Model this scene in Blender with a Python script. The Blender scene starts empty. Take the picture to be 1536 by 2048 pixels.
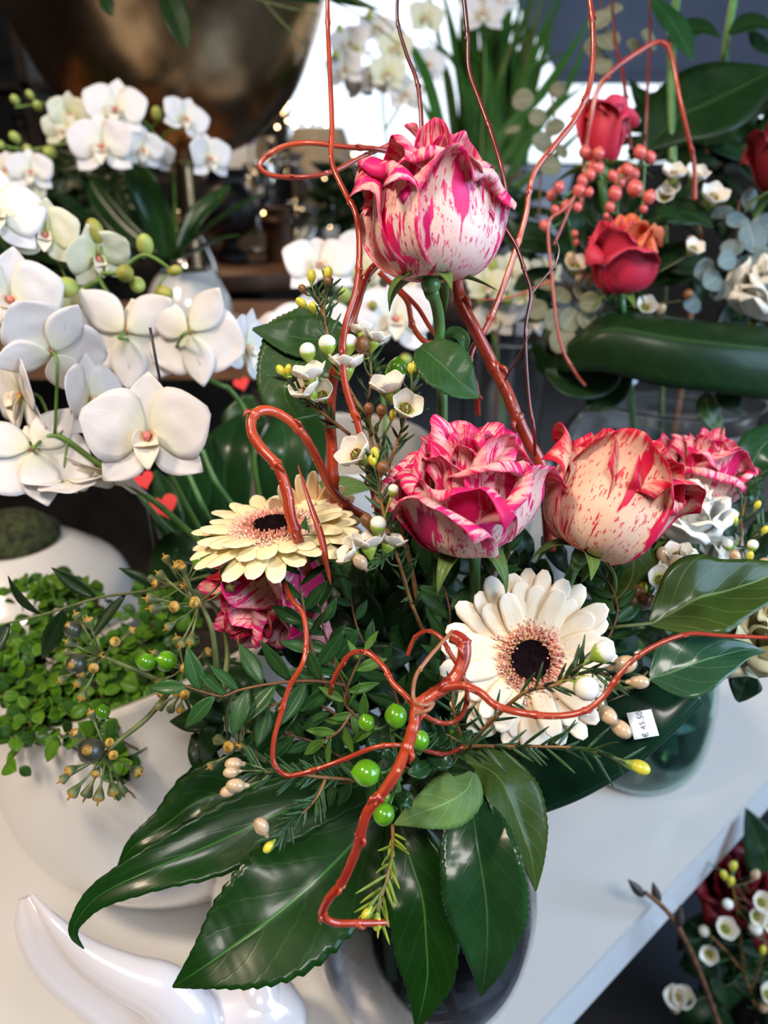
import bpy, bmesh, math, random
from mathutils import Vector, Matrix, noise
from math import sin, cos, pi, radians, sqrt, atan2
R0 = random.Random(7)
COL = bpy.context.scene.collection
V = Vector

# ------------------------------------------------------------ camera, world, lights, exposure
CAMZ, PITCH, FPX, TZ = 1.37, radians(25), 2048*26/36, 0.75      # TZ = height of the white display table
CAM = V((0, 0, CAMZ))
RIGHT = V((1, 0, 0)); UP = V((0, sin(PITCH), cos(PITCH))); FWD = V((0, cos(PITCH), -sin(PITCH))); BACK = -FWD
cd = bpy.data.cameras.new('camera'); cam = bpy.data.objects.new('camera', cd); COL.objects.link(cam)
cam.location = CAM; cam.rotation_euler = (pi/2 - PITCH, 0, 0)
cd.sensor_fit = 'VERTICAL'; cd.sensor_height = 36; cd.lens = 26; cd.clip_start = 0.02
cd.dof.use_dof = True; cd.dof.focus_distance = 0.38; cd.dof.aperture_fstop = 6.0
sc = bpy.context.scene
sc.camera = cam
sc.view_settings.view_transform = 'Standard'; sc.view_settings.look = 'None'
sc.view_settings.exposure = 0.45; sc.view_settings.gamma = 1.0; sc.view_settings.use_curve_mapping = False
world = bpy.data.worlds.new('daylight'); sc.world = world; world.use_nodes = True
bg = world.node_tree.nodes['Background']; bg.inputs[0].default_value = (0.80, 0.90, 1.0, 1); bg.inputs[1].default_value = 1.3

def area(name, loc, target, size, sizey, power, col):
    l = bpy.data.lights.new(name, 'AREA'); l.shape = 'RECTANGLE'; l.size = size; l.size_y = sizey; l.energy = power; l.color = col
    o = bpy.data.objects.new(name, l); COL.objects.link(o); o.location = loc
    o.rotation_euler = (V(target) - V(loc)).to_track_quat('-Z', 'Y').to_euler(); return o
area('window_daylight', (1.7, -0.35, 1.75), (0.1, 0.5, 1.0), 1.1, 1.2, 38, (0.50, 0.72, 1.0))
area('front_fill_light', (0.25, -0.9, 2.7), (0.0, 0.5, 1.0), 0.5, 0.4, 20, (1.0, 0.95, 0.90))  # white fill added high behind the camera; the wall there is closed
area('ceiling_lamp_light', (-0.9, -0.1, 2.6), (-0.1, 0.5, 1.0), 0.25, 0.25, 20, (1.0, 0.80, 0.60))
area('ceiling_lamp_light', (-0.9, 2.4, 2.7), (-0.7, 2.6, 0.9), 0.5, 0.5, 14, (1.0, 0.72, 0.45))

# ------------------------------------------------------------ geometry helpers
def P(x, y, d):
    return CAM + FWD*d + RIGHT*((x - 768)/FPX*d) + UP*(-(y - 1024)/FPX*d)
def SV(a):                                   # direction given as (right, up, toward the viewer)
    return (RIGHT*a[0] + UP*a[1] + BACK*a[2]).normalized()
def frame(loc, face, roll=0, scale=1.0, upv=None):
    z = face.normalized(); u = upv if upv is not None else UP
    y = (u - z*u.dot(z))
    if y.length < 1e-3: y = RIGHT - z*RIGHT.dot(z)
    y.normalize(); x = y.cross(z)
    m = Matrix((x, y, z)).transposed().to_4x4()
    return Matrix.Translation(loc) @ m @ Matrix.Rotation(radians(roll), 4, 'Z') @ Matrix.Scale(scale, 4)
def PF(x, y, d, face, roll=0, scale=1.0): return frame(P(x, y, d), SV(face), roll, scale)

def spline(pts, n):                          # Catmull-Rom over tuples of numbers
    k = len(pts); dim = len(pts[0]); out = []
    if k == 2:
        return [tuple(pts[0][c] + (pts[1][c]-pts[0][c])*i/(n-1) for c in range(dim)) for i in range(n)]
    for i in range(n):
        t = i/(n-1)*(k-1); j = min(int(t), k-2); f = t - j
        p0 = pts[max(j-1, 0)]; p1 = pts[j]; p2 = pts[j+1]; p3 = pts[min(j+2, k-1)]
        out.append(tuple(0.5*((2*p1[c]) + (-p0[c]+p2[c])*f + (2*p0[c]-5*p1[c]+4*p2[c]-p3[c])*f*f + (-p0[c]+3*p1[c]-3*p2[c]+p3[c])*f**3) for c in range(dim)))
    return out

class MB:
    def __init__(s): s.v = []; s.f = []; s.uv = []; s.mi = []
    def add(s, vs, fs, uvs, mi=0):
        b = len(s.v); s.v += [V(q) for q in vs]; s.uv += uvs
        s.f += [tuple(b+i for i in f) for f in fs]; s.mi += [mi]*len(fs); return s
    def join(s, o, M=None, mi=None):
        b = len(s.v); s.v += [(M @ q) if M else q.copy() for q in o.v]; s.uv += o.uv
        s.f += [tuple(b+i for i in f) for f in o.f]; s.mi += (o.mi if mi is None else [mi]*len(o.f)); return s
    def xf(s, M): s.v = [M @ q for q in s.v]; return s
    def tube(s, pts, rad, n=8, mi=0, cap=True, ell=1.0):
        pts = [V(p) for p in pts]; m = len(pts)
        if not isinstance(rad, (list, tuple)): rad = [rad]*m
        vs = []; uv = []; fs = []; L = 0
        t0 = (pts[1]-pts[0]).normalized(); a = V((0, 0, 1)) if abs(t0.z) < .9 else V((1, 0, 0))
        nn = (a - t0*a.dot(t0)).normalized()
        for i, p in enumerate(pts):
            t = (pts[min(i+1, m-1)] - pts[max(i-1, 0)])
            t = t.normalized() if t.length > 1e-9 else t0
            nn = (nn - t*nn.dot(t)); nn = nn.normalized() if nn.length > 1e-6 else V((1, 0, 0)); b = t.cross(nn)
            if i: L += (p - pts[i-1]).length
            for k in range(n):
                an = 2*pi*k/n; vs.append(p + nn*(cos(an)*rad[i]) + b*(sin(an)*rad[i]*ell)); uv.append((k/n, L*20))
        for i in range(m-1):
            for k in range(n):
                k2 = (k+1) % n; fs.append((i*n+k, i*n+k2, (i+1)*n+k2, (i+1)*n+k))
        if cap: fs.append(tuple(range(n-1, -1, -1))); fs.append(tuple((m-1)*n+k for k in range(n)))
        return s.add(vs, fs, uv, mi)
    def grid(s, G, UVg=None, thick=0.0, mi=0, mi2=None):     # G[row][col]; thick > 0 makes a closed sheet
        nv, nu = len(G), len(G[0])
        vs = [G[i][j] for i in range(nv) for j in range(nu)]
        uv = [UVg[i][j] if UVg else (j/(nu-1), i/(nv-1)) for i in range(nv) for j in range(nu)]
        fs = [(i*nu+j, i*nu+j+1, (i+1)*nu+j+1, (i+1)*nu+j) for i in range(nv-1) for j in range(nu-1)]
        if thick <= 0: return s.add(vs, fs, uv, mi)
        low = []
        for i in range(nv):
            for j in range(nu):
                a = G[min(i+1, nv-1)][j] - G[max(i-1, 0)][j]; b = G[i][min(j+1, nu-1)] - G[i][max(j-1, 0)]
                c = b.cross(a); c = c.normalized() if c.length > 1e-12 else V((0, 0, 1))
                low.append(G[i][j] - c*thick)
        N = nv*nu
        s.add(vs, fs, uv, mi)
        b = len(s.v) - N
        s.v += low; s.uv += uv
        s.f += [tuple(b+N+q for q in reversed(f)) for f in fs]; s.mi += [mi if mi2 is None else mi2]*len(fs)
        per = [j for j in range(nu)] + [i*nu+nu-1 for i in range(1, nv)] + [(nv-1)*nu+j for j in range(nu-2, -1, -1)] + [i*nu for i in range(nv-2, 0, -1)]
        for q in range(len(per)):
            a, c = per[q], per[(q+1) % len(per)]; s.f.append((b+a, b+N+a, b+N+c, b+c)); s.mi.append(mi)
        return s
    def ball(s, c, r, nu=12, nv=8, mi=0, M=None):
        if not isinstance(r, (list, tuple)): r = (r, r, r)
        vs = []; uv = []; fs = []; c = V(c)
        for i in range(nv+1):
            t = pi*i/nv
            for k in range(nu):
                a = 2*pi*k/nu; q = V((r[0]*sin(t)*cos(a), r[1]*sin(t)*sin(a), -r[2]*cos(t)))
                vs.append((M @ q if M else q) + c); uv.append((k/nu, i/nv))
        for i in range(nv):
            for k in range(nu):
                k2 = (k+1) % nu; fs.append((i*nu+k, i*nu+k2, (i+1)*nu+k2, (i+1)*nu+k))
        return s.add(vs, fs, uv, mi)
    def lathe(s, prof, n=48, c=(0, 0, 0), mi=0, rim=None, close=False):      # prof (r,z) list; rim(angle) scales z
        c = V(c); vs = []; uv = []; fs = []; m = len(prof)
        for i, (r, z) in enumerate(prof):
            for k in range(n):
                a = 2*pi*k/n; zz = z*(rim(a) if rim else 1)
                vs.append(c + V((r*cos(a), r*sin(a), zz))); uv.append((k/n, i/(m-1)))
        for i in range(m-1):
            for k in range(n):
                k2 = (k+1) % n; fs.append((i*n+k, i*n+k2, (i+1)*n+k2, (i+1)*n+k))
        if close: fs.append(tuple(range(n-1, -1, -1))); fs.append(tuple((m-1)*n+k for k in range(n)))
        return s.add(vs, fs, uv, mi)
    def box(s, a, b, mi=0, M=None):
        x0, y0, z0 = a; x1, y1, z1 = b
        vs = [V(q) for q in ((x0,y0,z0),(x1,y0,z0),(x1,y1,z0),(x0,y1,z0),(x0,y0,z1),(x1,y0,z1),(x1,y1,z1),(x0,y1,z1))]
        if M: vs = [M @ q for q in vs]
        return s.add(vs, [(0,3,2,1),(4,5,6,7),(0,1,5,4),(1,2,6,5),(2,3,7,6),(3,0,4,7)], [(q.x, q.y) for q in vs], mi)
    def mesh(s, name, mats, smooth=True, off=None):
        me = bpy.data.meshes.new(name)
        me.from_pydata([tuple(q - off) if off else tuple(q) for q in s.v], [], s.f)
        uvl = me.uv_layers.new(name='UVMap'); li = [0]*len(me.loops); me.loops.foreach_get('vertex_index', li)
        fl = []
        for i in li: fl += [s.uv[i][0], s.uv[i][1]]
        uvl.data.foreach_set('uv', fl)
        for m in (mats if isinstance(mats, (list, tuple)) else [mats]): me.materials.append(m)
        me.polygons.foreach_set('material_index', s.mi)
        me.polygons.foreach_set('use_smooth', [smooth]*len(s.f)); me.update(); return me

WM = {}
def place(o, parent, Mw):
    COL.objects.link(o); WM[o] = Mw
    if parent is not None: o.parent = parent; o.matrix_basis = WM[parent].inverted() @ Mw
    else: o.matrix_basis = Mw
    return o
def thing(name, label, cat, loc, group=None):
    o = bpy.data.objects.new(name, None); o.empty_display_size = .02; place(o, None, Matrix.Translation(V(loc)))
    o['label'] = label; o['category'] = cat
    if group: o['group'] = group
    return o
def part(name, mb, mats, parent, smooth=True, label=None):          # mb in world coordinates
    loc = WM[parent].to_translation()
    o = bpy.data.objects.new(name, mb.mesh(name, mats, smooth, loc)); place(o, parent, Matrix.Translation(loc))
    if label: o['label'] = label
    return o
def inst(name, me, parent, M, label=None):                           # shared mesh placed by a world matrix
    o = bpy.data.objects.new(name, me); place(o, parent, M)
    if label: o['label'] = label
    return o
def solo(name, mb, mats, label, cat, group=None, smooth=True):
    c = sum(mb.v, V((0, 0, 0)))/len(mb.v); c.z = min(q.z for q in mb.v)
    o = bpy.data.objects.new(name, mb.mesh(name, mats, smooth, c)); place(o, None, Matrix.Translation(c))
    o['label'] = label; o['category'] = cat
    if group: o['group'] = group
    return o
def struct(name, mb, mats, smooth=False):
    o = bpy.data.objects.new(name, mb.mesh(name, mats, smooth)); place(o, None, Matrix.Identity(4)); o['kind'] = 'structure'; return o

# ------------------------------------------------------------ materials
class NT:
    def __init__(s, name):
        s.m = bpy.data.materials.new(name); s.m.use_nodes = True; s.t = s.m.node_tree; s.t.nodes.clear()
        s.out = s.t.nodes.new('ShaderNodeOutputMaterial'); s.cache = {}
    def n(s, typ, ins=None, **kw):
        q = s.t.nodes.new(typ)
        for k, v in kw.items(): setattr(q, k, v)
        for k, v in (ins or {}).items():
            i = q.inputs[k]
            if isinstance(v, bpy.types.NodeSocket): s.t.links.new(v, i)
            elif isinstance(v, (tuple, list)) and len(v) == 3 and i.type == 'RGBA': i.default_value = (*v, 1)
            else: i.default_value = v
        return q
    def math(s, op, a, b=0.0, c=None):
        q = s.n('ShaderNodeMath', {0: a, 1: b}, operation=op)
        if c is not None:
            if isinstance(c, bpy.types.NodeSocket): s.t.links.new(c, q.inputs[2])
            else: q.inputs[2].default_value = c
        return q.outputs[0]
    def uv(s):
        if 'uv' not in s.cache:
            q = s.n('ShaderNodeUVMap'); x = s.n('ShaderNodeSeparateXYZ', {0: q.outputs[0]}); s.cache['uv'] = (x.outputs[0], x.outputs[1])
        return s.cache['uv']
    def rnd(s):
        if 'r' not in s.cache: s.cache['r'] = s.n('ShaderNodeObjectInfo').outputs['Random']
        return s.cache['r']
    def obj(s): return s.n('ShaderNodeTexCoord').outputs['Object']
    def vec(s, x, y, z=0.0): return s.n('ShaderNodeCombineXYZ', {0: x, 1: y, 2: z}).outputs[0]
    def noise(s, vec=None, scale=5.0, detail=2.0, rough=.5, dist=0.0):
        i = {'Scale': scale, 'Detail': detail, 'Roughness': rough, 'Distortion': dist}
        if vec is not None: i['Vector'] = vec
        return s.n('ShaderNodeTexNoise', i).outputs[0]
    def step(s, x, a, b): return s.n('ShaderNodeMapRange', {0: x, 1: a, 2: b, 3: 0.0, 4: 1.0}, clamp=True).outputs[0]
    def mix(s, f, a, b):
        q = s.n('ShaderNodeMix', data_type='RGBA')
        for k, v in ((0, f), (6, a), (7, b)):
            if isinstance(v, bpy.types.NodeSocket): s.t.links.new(v, q.inputs[k])
            elif k == 0: q.inputs[0].default_value = v
            else: q.inputs[k].default_value = (*v, 1)
        return q.outputs[2]
    def bump(s, h, st=.3, dist=.001): return s.n('ShaderNodeBump', {'Height': h, 'Strength': st, 'Distance': dist}).outputs[0]
    def bsdf(s, color, rough=.5, trl=0.0, trlcol=None, normal=None, **kw):
        i = {'Base Color': color, 'Roughness': rough}; i.update({k.replace('_', ' '): v for k, v in kw.items()})
        if normal is not None: i['Normal'] = normal
        q = s.n('ShaderNodeBsdfPrincipled', i); o = q.outputs[0]
        if trl > 0:
            t = s.n('ShaderNodeBsdfTranslucent', {'Color': trlcol if trlcol is not None else color})
            o = s.n('ShaderNodeMixShader', {0: trl, 1: o, 2: t.outputs[0]}).outputs[0]
        s.t.links.new(o, s.out.inputs[0]); return s.m
def srgb(r, g, b):
    f = lambda c: (c/255/12.92) if c/255 <= .04045 else ((c/255+.055)/1.055)**2.4
    return (f(r), f(g), f(b))
def plain(name, col, rough=.5, var=.12, scale=60, trl=0.0, bump=0.0, **kw):
    t = NT(name); nz = t.noise(t.obj(), scale, 3)
    dk = tuple(c*(1-var*1.6) for c in col); lt = tuple(min(1, c*(1+var)) for c in col)
    c = t.mix(t.step(nz, .3, .7), dk, lt)
    return t.bsdf(c, rough, trl, normal=(t.bump(nz, bump) if bump else None), **kw)
def leafmat(name, col, vein, rough=.32, veins=9, slant=1.1, trl=.12, ribw=.02, coat=.2, var=.25, back=None, veinstr=.5, crinkle=.35):
    col = tuple(c*.76 for c in col)
    t = NT(name); u, v = t.uv(); a = t.math('ABSOLUTE', t.math('SUBTRACT', u, .5))
    rib = t.math('SUBTRACT', 1.0, t.step(a, ribw*.5, ribw*1.6))
    w = t.math('PINGPONG', t.math('ADD', t.math('MULTIPLY', t.math('SUBTRACT', v, t.math('MULTIPLY', a, slant*.45)), veins), t.math('MULTIPLY', t.noise(t.obj(), 40, 1), .35)), .5)
    sv = t.math('MULTIPLY', t.math('SUBTRACT', 1.0, t.step(w, .0, .07)), veinstr)
    f = t.math('MAXIMUM', rib, sv)
    nz = t.noise(t.obj(), 30, 4, .6); base = t.mix(t.step(nz, .3, .72), tuple(c*(1-var) for c in col), tuple(min(1, c*(1+var)) for c in col))
    if back:
        g = t.n('ShaderNodeNewGeometry').outputs['Backfacing']
    c = t.mix(t.math('MULTIPLY', f, .75), base, vein)
    h = t.math('ADD', t.math('MULTIPLY', f, -.6), t.math('MULTIPLY', t.noise(t.obj(), 110, 2), crinkle))
    return t.bsdf(c, rough, trl, normal=t.bump(h, .32, .0010), Coat_Weight=coat*.45, Coat_Roughness=.12, Specular_IOR_Level=.18)
def petalmat(name, cream, pink, amount=.5, edge=.9, patch=.6, trl=.25, deep=None, spec=.1):
    t = NT(name); u, v = t.uv(); r = t.rnd(); off = t.math('MULTIPLY', r, 37.0)
    st = t.noise(t.vec(t.math('MULTIPLY', u, 17), t.math('MULTIPLY', v, 3.2), off), 1.0, 3.5, .68)
    sp = t.noise(t.vec(t.math('MULTIPLY', u, 46), t.math('MULTIPLY', v, 17), off), 1.0, 2.0, .6)
    pa = t.noise(t.vec(t.math('MULTIPLY', u, 4.2), t.math('MULTIPLY', v, 1.1), t.math('ADD', off, 9.0)), 1.0, 3.0, .6)
    e1 = t.math('ABSOLUTE', t.math('MULTIPLY', t.math('SUBTRACT', u, .5), 2.0))
    ed = t.math('ADD', t.math('MAXIMUM', t.math('MULTIPLY', e1, .985), v), t.math('MULTIPLY', t.math('SUBTRACT', st, .5), .42))
    f1 = t.step(st, 1.06-amount, 1.09-amount); f2 = t.step(sp, .60, .62); f3 = t.step(pa, patch, patch+.025); f4 = t.step(ed, edge, edge+.08)
    f = t.math('MAXIMUM', t.math('MAXIMUM', f1, t.math('MULTIPLY', f2, .85)), t.math('MAXIMUM', f3, f4))
    tone = t.noise(t.obj(), 55, 3)
    c1 = t.mix(t.step(tone, .35, .7), cream, tuple(c*k for c, k in zip(cream, (.98, .84, .80))))
    c1 = t.mix(t.math('MULTIPLY', t.step(v, .55, 1.05), .45), c1, tuple(c*.5+p*.5 for c, p in zip((.9,.5,.5), pink)))
    c2 = t.mix(t.step(tone, .3, .75), pink, deep or tuple(c*.8 for c in pink))
    c = t.mix(f, c1, c2)
    ve = t.noise(t.vec(t.math('MULTIPLY', u, 60), t.math('MULTIPLY', v, 3)), 1.0, 2.0)
    return t.bsdf(c, .45, trl, normal=t.bump(ve, .25, .0006), Specular_IOR_Level=.35)
def softpetal(name, col, tip=None, throat=None, trl=.3, rough=.5, vein=.1, lines=40):
    t = NT(name); u, v = t.uv(); n1 = t.noise(t.vec(t.math('MULTIPLY', u, lines), t.math('MULTIPLY', v, 3), t.math('MULTIPLY', t.rnd(), 20)), 1.0, 2.0)
    c = t.mix(t.math('MULTIPLY', t.step(n1, .35, .75), 1.0), col, tuple(x*(1-vein) for x in col))
    if throat: c = t.mix(t.math('SUBTRACT', 1.0, t.step(v, .0, .45)), c, throat)
    if tip: c = t.mix(t.step(v, .6, 1.0), c, tip)
    return t.bsdf(c, rough, trl, normal=t.bump(n1, .3, .0005), Specular_IOR_Level=.35)

M = {}
M['rose'] = petalmat('striped_rose_petal', (.98, .78, .70), (.84, .015, .13), .50, .93, .53, deep=(.88, .03, .28))
M['rose_pink'] = petalmat('striped_rose_petal_pinker', (.98, .77, .74), (.86, .02, .19), .51, .92, .53, deep=(.76, .012, .12))
M['rose_cream'] = petalmat('striped_rose_petal_cream', (.96, .74, .56), (.70, .012, .04), .44, .90, .57, deep=(.82, .02, .12))
M['red_rose'] = softpetal('red_rose_petal', (.62, .025, .06), tip=(.70, .05, .10), trl=.15)
M['coral_rose'] = softpetal('coral_rose_petal', (.74, .10, .05), tip=(.85, .22, .10), trl=.2)
M['dark_rose'] = softpetal('dark_red_rose_petal', (.16, .004, .012), trl=.08)
M['white_rose'] = softpetal('white_rose_petal', (.95, .94, .88), throat=(.75, .80, .50), trl=.2)
M['cream_rose'] = softpetal('cream_rose_petal', (.88, .84, .58), trl=.25)
M['orchid'] = softpetal('orchid_petal', (.90, .86, .85), throat=(.84, .83, .62), trl=.30, vein=.035, lines=26)
M['orchid_green'] = softpetal('young_orchid_petal', (.86, .84, .66), throat=(.66, .70, .26), trl=.3, vein=.05, lines=26)
M['orchid_lip'] = softpetal('orchid_lip', (.92, .84, .70), throat=(.85, .50, .02), trl=.2, vein=.05)
M['orchid_core'] = plain('orchid_column', (.70, .20, .18), .5)
M['gerb'] = softpetal('gerbera_petal_cream', (1.0, .82, .58), throat=(.97, .70, .34), tip=(1.0, .90, .76), trl=.22, vein=.08, lines=9)
M['gerb_y'] = softpetal('gerbera_petal_yellow', (1.0, .88, .52), throat=(1.0, .76, .36), tip=(1.0, .90, .62), trl=.2, vein=.06, lines=9)
M['gerb_o'] = softpetal('gerbera_petal_peach', (.95, .66, .34), tip=(.96, .76, .50), trl=.25, vein=.14, lines=9)
M['floret'] = plain('gerbera_floret', (.78, .30, .22), .6, .35, 300)
M['floret_l'] = plain('gerbera_floret_pale', (.88, .58, .46), .6, .2, 300)
M['gerb_eye'] = plain('gerbera_eye', (.008, .003, .004), .95, .4, 400, bump=.3, Specular_IOR_Level=.05)
M['rose_stem'] = plain('rose_stem_green', (.085, .20, .05), .4, .25, 40, Coat_Weight=.2)
M['sepal'] = leafmat('sepal_green', (.13, .22, .05), (.30, .38, .12), .5, 4, trl=.15)
M['sepal_p'] = leafmat('sepal_purple', (.16, .05, .08), (.30, .12, .12), .5, 4, trl=.15)
M['orch_stem'] = plain('orchid_stem', (.10, .20, .025), .4, .25, 50)
M['bud_g'] = plain('orchid_bud_green', (.50, .56, .13), .45, .18, 40, trl=.15)
M['bud_r'] = plain('orchid_bud_olive', (.40, .38, .07), .45, .3, 60, trl=.1)
M['orch_leaf'] = leafmat('orchid_leaf', (.022, .075, .018), (.03, .10, .03), .3, 3, veinstr=.1, coat=.4)
M['fatsia'] = leafmat('glossy_dark_leaf', (.009, .046, .006), (.05, .17, .03), .30, 7, 1.4, trl=.06, ribw=.012, coat=.25, veinstr=.16, crinkle=.25)
M['salal'] = leafmat('leathery_green_leaf', (.020, .075, .022), (.06, .15, .045), .28, 8, 1.2, trl=.1, ribw=.012, coat=.45, veinstr=.2, crinkle=.4)
M['olive_leaf'] = leafmat('olive_green_leaf', (.055, .095, .016), (.16, .22, .05), .35, 8, 1.2, trl=.12, ribw=.012, veinstr=.3, crinkle=.6)
M['pale_leaf'] = leafmat('pale_leaf_underside', (.17, .30, .08), (.26, .42, .15), .5, 7, 1.2, trl=.2, ribw=.012, coat=.0, veinstr=.6, crinkle=.8)
M['rose_leaf'] = leafmat('rose_leaf', (.035, .10, .022), (.075, .18, .05), .45, 10, 1.3, trl=.15, ribw=.012, coat=.15, veinstr=.45, crinkle=.7)
M['ivy_leaf'] = leafmat('ivy_leaf', (.050, .090, .014), (.20, .28, .08), .33, 6, 1.6, trl=.12, ribw=.014, coat=.3, veinstr=.3, crinkle=.5)
M['ivy_blue'] = leafmat('ivy_leaf_cool', (.030, .095, .045), (.13, .26, .12), .25, 5, 1.6, trl=.1, ribw=.014, coat=.5, veinstr=.3, crinkle=.4)
M['dark_leaf'] = leafmat('deep_green_leaf', (.010, .034, .008), (.025, .065, .015), .42, 6, coat=.1, trl=.06, veinstr=.2)  # leaf with a very dark green of its own
M['aspid'] = leafmat('aspidistra_leaf', (.008, .038, .018), (.014, .055, .022), .30, 2, trl=.03, ribw=.008, coat=.5, veinstr=.0, crinkle=.25)
M['pist'] = leafmat('pistacia_leaf', (.035, .115, .030), (.10, .22, .06), .38, 8, trl=.15, veinstr=.2, coat=.15)
M['pist_l'] = leafmat('pistacia_leaf_light', (.10, .24, .035), (.20, .36, .08), .4, 8, trl=.2, veinstr=.2, coat=.1)
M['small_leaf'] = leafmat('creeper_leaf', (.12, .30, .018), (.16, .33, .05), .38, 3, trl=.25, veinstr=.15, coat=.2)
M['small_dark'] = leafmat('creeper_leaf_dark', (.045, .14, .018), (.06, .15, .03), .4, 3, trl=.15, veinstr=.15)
M['eucal'] = leafmat('eucalyptus_leaf', (.20, .27, .27), (.30, .36, .36), .55, 4, trl=.12, veinstr=.2, coat=0)
M['eucal_w'] = leafmat('eucalyptus_leaf_warm', (.26, .27, .18), (.36, .36, .26), .55, 4, trl=.12, veinstr=.2, coat=0)
M['grass'] = leafmat('grass_blade', (.050, .17, .025), (.09, .26, .05), .4, 2, trl=.3, veinstr=0)
M['twig'] = plain('brown_twig', (.16, .065, .025), .55, .35, 90, bump=.3)
M['twig_g'] = plain('green_twig', (.12, .15, .045), .55, .3, 90)
M['wstem'] = plain('waxflower_stem', (.28, .13, .04), .5, .3, 90)
M['needle'] = plain('waxflower_needle', (.035, .095, .030), .45, .3, 60, trl=.1)
M['needle_y'] = plain('waxflower_needle_young', (.28, .38, .035), .45, .25, 60, trl=.2)
M['wax'] = softpetal('waxflower_petal', (.95, .91, .83), throat=(.80, .62, .30), trl=.3, vein=.05, lines=8)
M['w_white'] = plain('white_bud', (.86, .86, .76), .3, .04, 80, Coat_Weight=.3)
M['w_pink'] = plain('beige_bud', (.62, .43, .26), .3, .25, 160, Coat_Weight=.5)
M['w_yel'] = plain('yellow_bud', (.70, .62, .05), .35, .2, 120, Coat_Weight=.2)
M['w_brown'] = plain('brown_bud', (.24, .10, .035), .4, .35, 150)
M['w_cup'] = plain('green_bud_cup', (.32, .46, .06), .4, .2, 100, Coat_Weight=.2)
M['berry_g'] = plain('green_hypericum_berry', (.11, .33, .010), .22, .22, 60, Coat_Weight=.6, Subsurface_Weight=.1, Subsurface_Radius=(.002, .003, .001))
M['berry_c'] = plain('coral_hypericum_berry', (.68, .13, .11), .3, .15, 60, Coat_Weight=.4)
M['berry_k'] = plain('dark_ivy_berry', (.045, .05, .03), .35, .4, 120)
M['ivy_cap'] = plain('ivy_cap_green', (.13, .16, .055), .5, .4, 150)
M['ivy_disc'] = plain('ivy_disc_ochre', (.42, .24, .035), .5, .4, 250)
M['ceramic'] = plain('white_ceramic', (.72, .69, .66), .22, .015, 3, Coat_Weight=1.0, Coat_Roughness=.05)
M['bird'] = plain('white_porcelain', (.70, .65, .66), .2, .02, 3, Coat_Weight=1.0, Coat_Roughness=.05)
M['paper'] = plain('sticker_paper', (.85, .85, .86), .6, .02)
M['ink'] = plain('sticker_ink', (.14, .14, .16), .6, .1)
M['wood'] = plain('brown_wood', (.16, .075, .038), .5, .3, 12, bump=.2)
M['darkwood'] = plain('dark_wood', (.035, .025, .02), .5, .3, 12)
M['black'] = plain('black_iron', (.012, .012, .014), .4, .3, 20)
M['moss'] = plain('moss', (.035, .045, .012), .9, .6, 120, bump=1.0)
M['soil'] = plain('soil', (.02, .014, .01), .9, .5, 120, bump=1.0)
M['gold'] = plain('brass', (.75, .48, .18), .25, .2, 30, Metallic=1.0)
M['silver'] = plain('silvered_metal', (.62, .60, .58), .15, .15, 20, Metallic=1.0)
M['pinkpl'] = plain('red_felt', (.75, .02, .02), .6, .1)
def glass(name, col=(1, 1, 1), rough=.02, ior=1.45):
    t = NT(name); return t.bsdf(col, rough, Transmission_Weight=1.0, IOR=ior)
M['glass'] = glass('clear_glass', (.93, .96, .97))
M['smoke'] = glass('smoky_glass', (.62, .62, .66))
M['green_glass'] = glass('green_glass', (.50, .72, .66))
t = NT('willow_bark'); u, v = t.uv()
nz = t.noise(t.vec(t.math('MULTIPLY', u, 2.0), t.math('MULTIPLY', v, 1.0), t.math('MULTIPLY', t.rnd(), 9)), 1.0, 4, .6)
c = t.mix(t.step(nz, .36, .66), (.22, .012, .008), (.52, .065, .018))
c = t.mix(t.step(t.noise(t.obj(), 300, 2), .70, .74), c, (.62, .33, .16))
M['willow'] = t.bsdf(c, .35, normal=t.bump(t.noise(t.obj(), 220, 3), .25, .0006), Coat_Weight=.55, Coat_Roughness=.12)
t = NT('willow_bark_dark'); u, v = t.uv()
nz = t.noise(t.vec(u, t.math('MULTIPLY', v, .5)), 1.0, 4, .6)
M['willow_d'] = t.bsdf(t.mix(t.step(nz, .42, .62), (.045, .006, .010), (.26, .014, .012)), .35, Coat_Weight=.5, Coat_Roughness=.12)
t = NT('willow_bark_brown'); nz = t.noise(t.obj(), 120, 3)
M['willow_b'] = t.bsdf(t.mix(nz, (.22, .07, .03), (.48, .20, .10)), .45, Coat_Weight=.3)
t = NT('bronze_bowl'); nz = t.noise(t.obj(), 7, 4, .6)
M['bronze'] = t.bsdf(t.mix(t.step(nz, .3, .7), (.38, .24, .12), (.60, .44, .28)), t.math('ADD', .16, t.math('MULTIPLY', nz, .16)), Metallic=1.0, normal=t.bump(t.noise(t.obj(), 9, 2), .25, .01))
t = NT('string_light_and_glint'); e = t.n('ShaderNodeEmission', {'Color': (1, .66, .32), 'Strength': 14.0}); t.t.links.new(e.outputs[0], t.out.inputs[0]); M['bulb_and_glint'] = t.m
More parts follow.
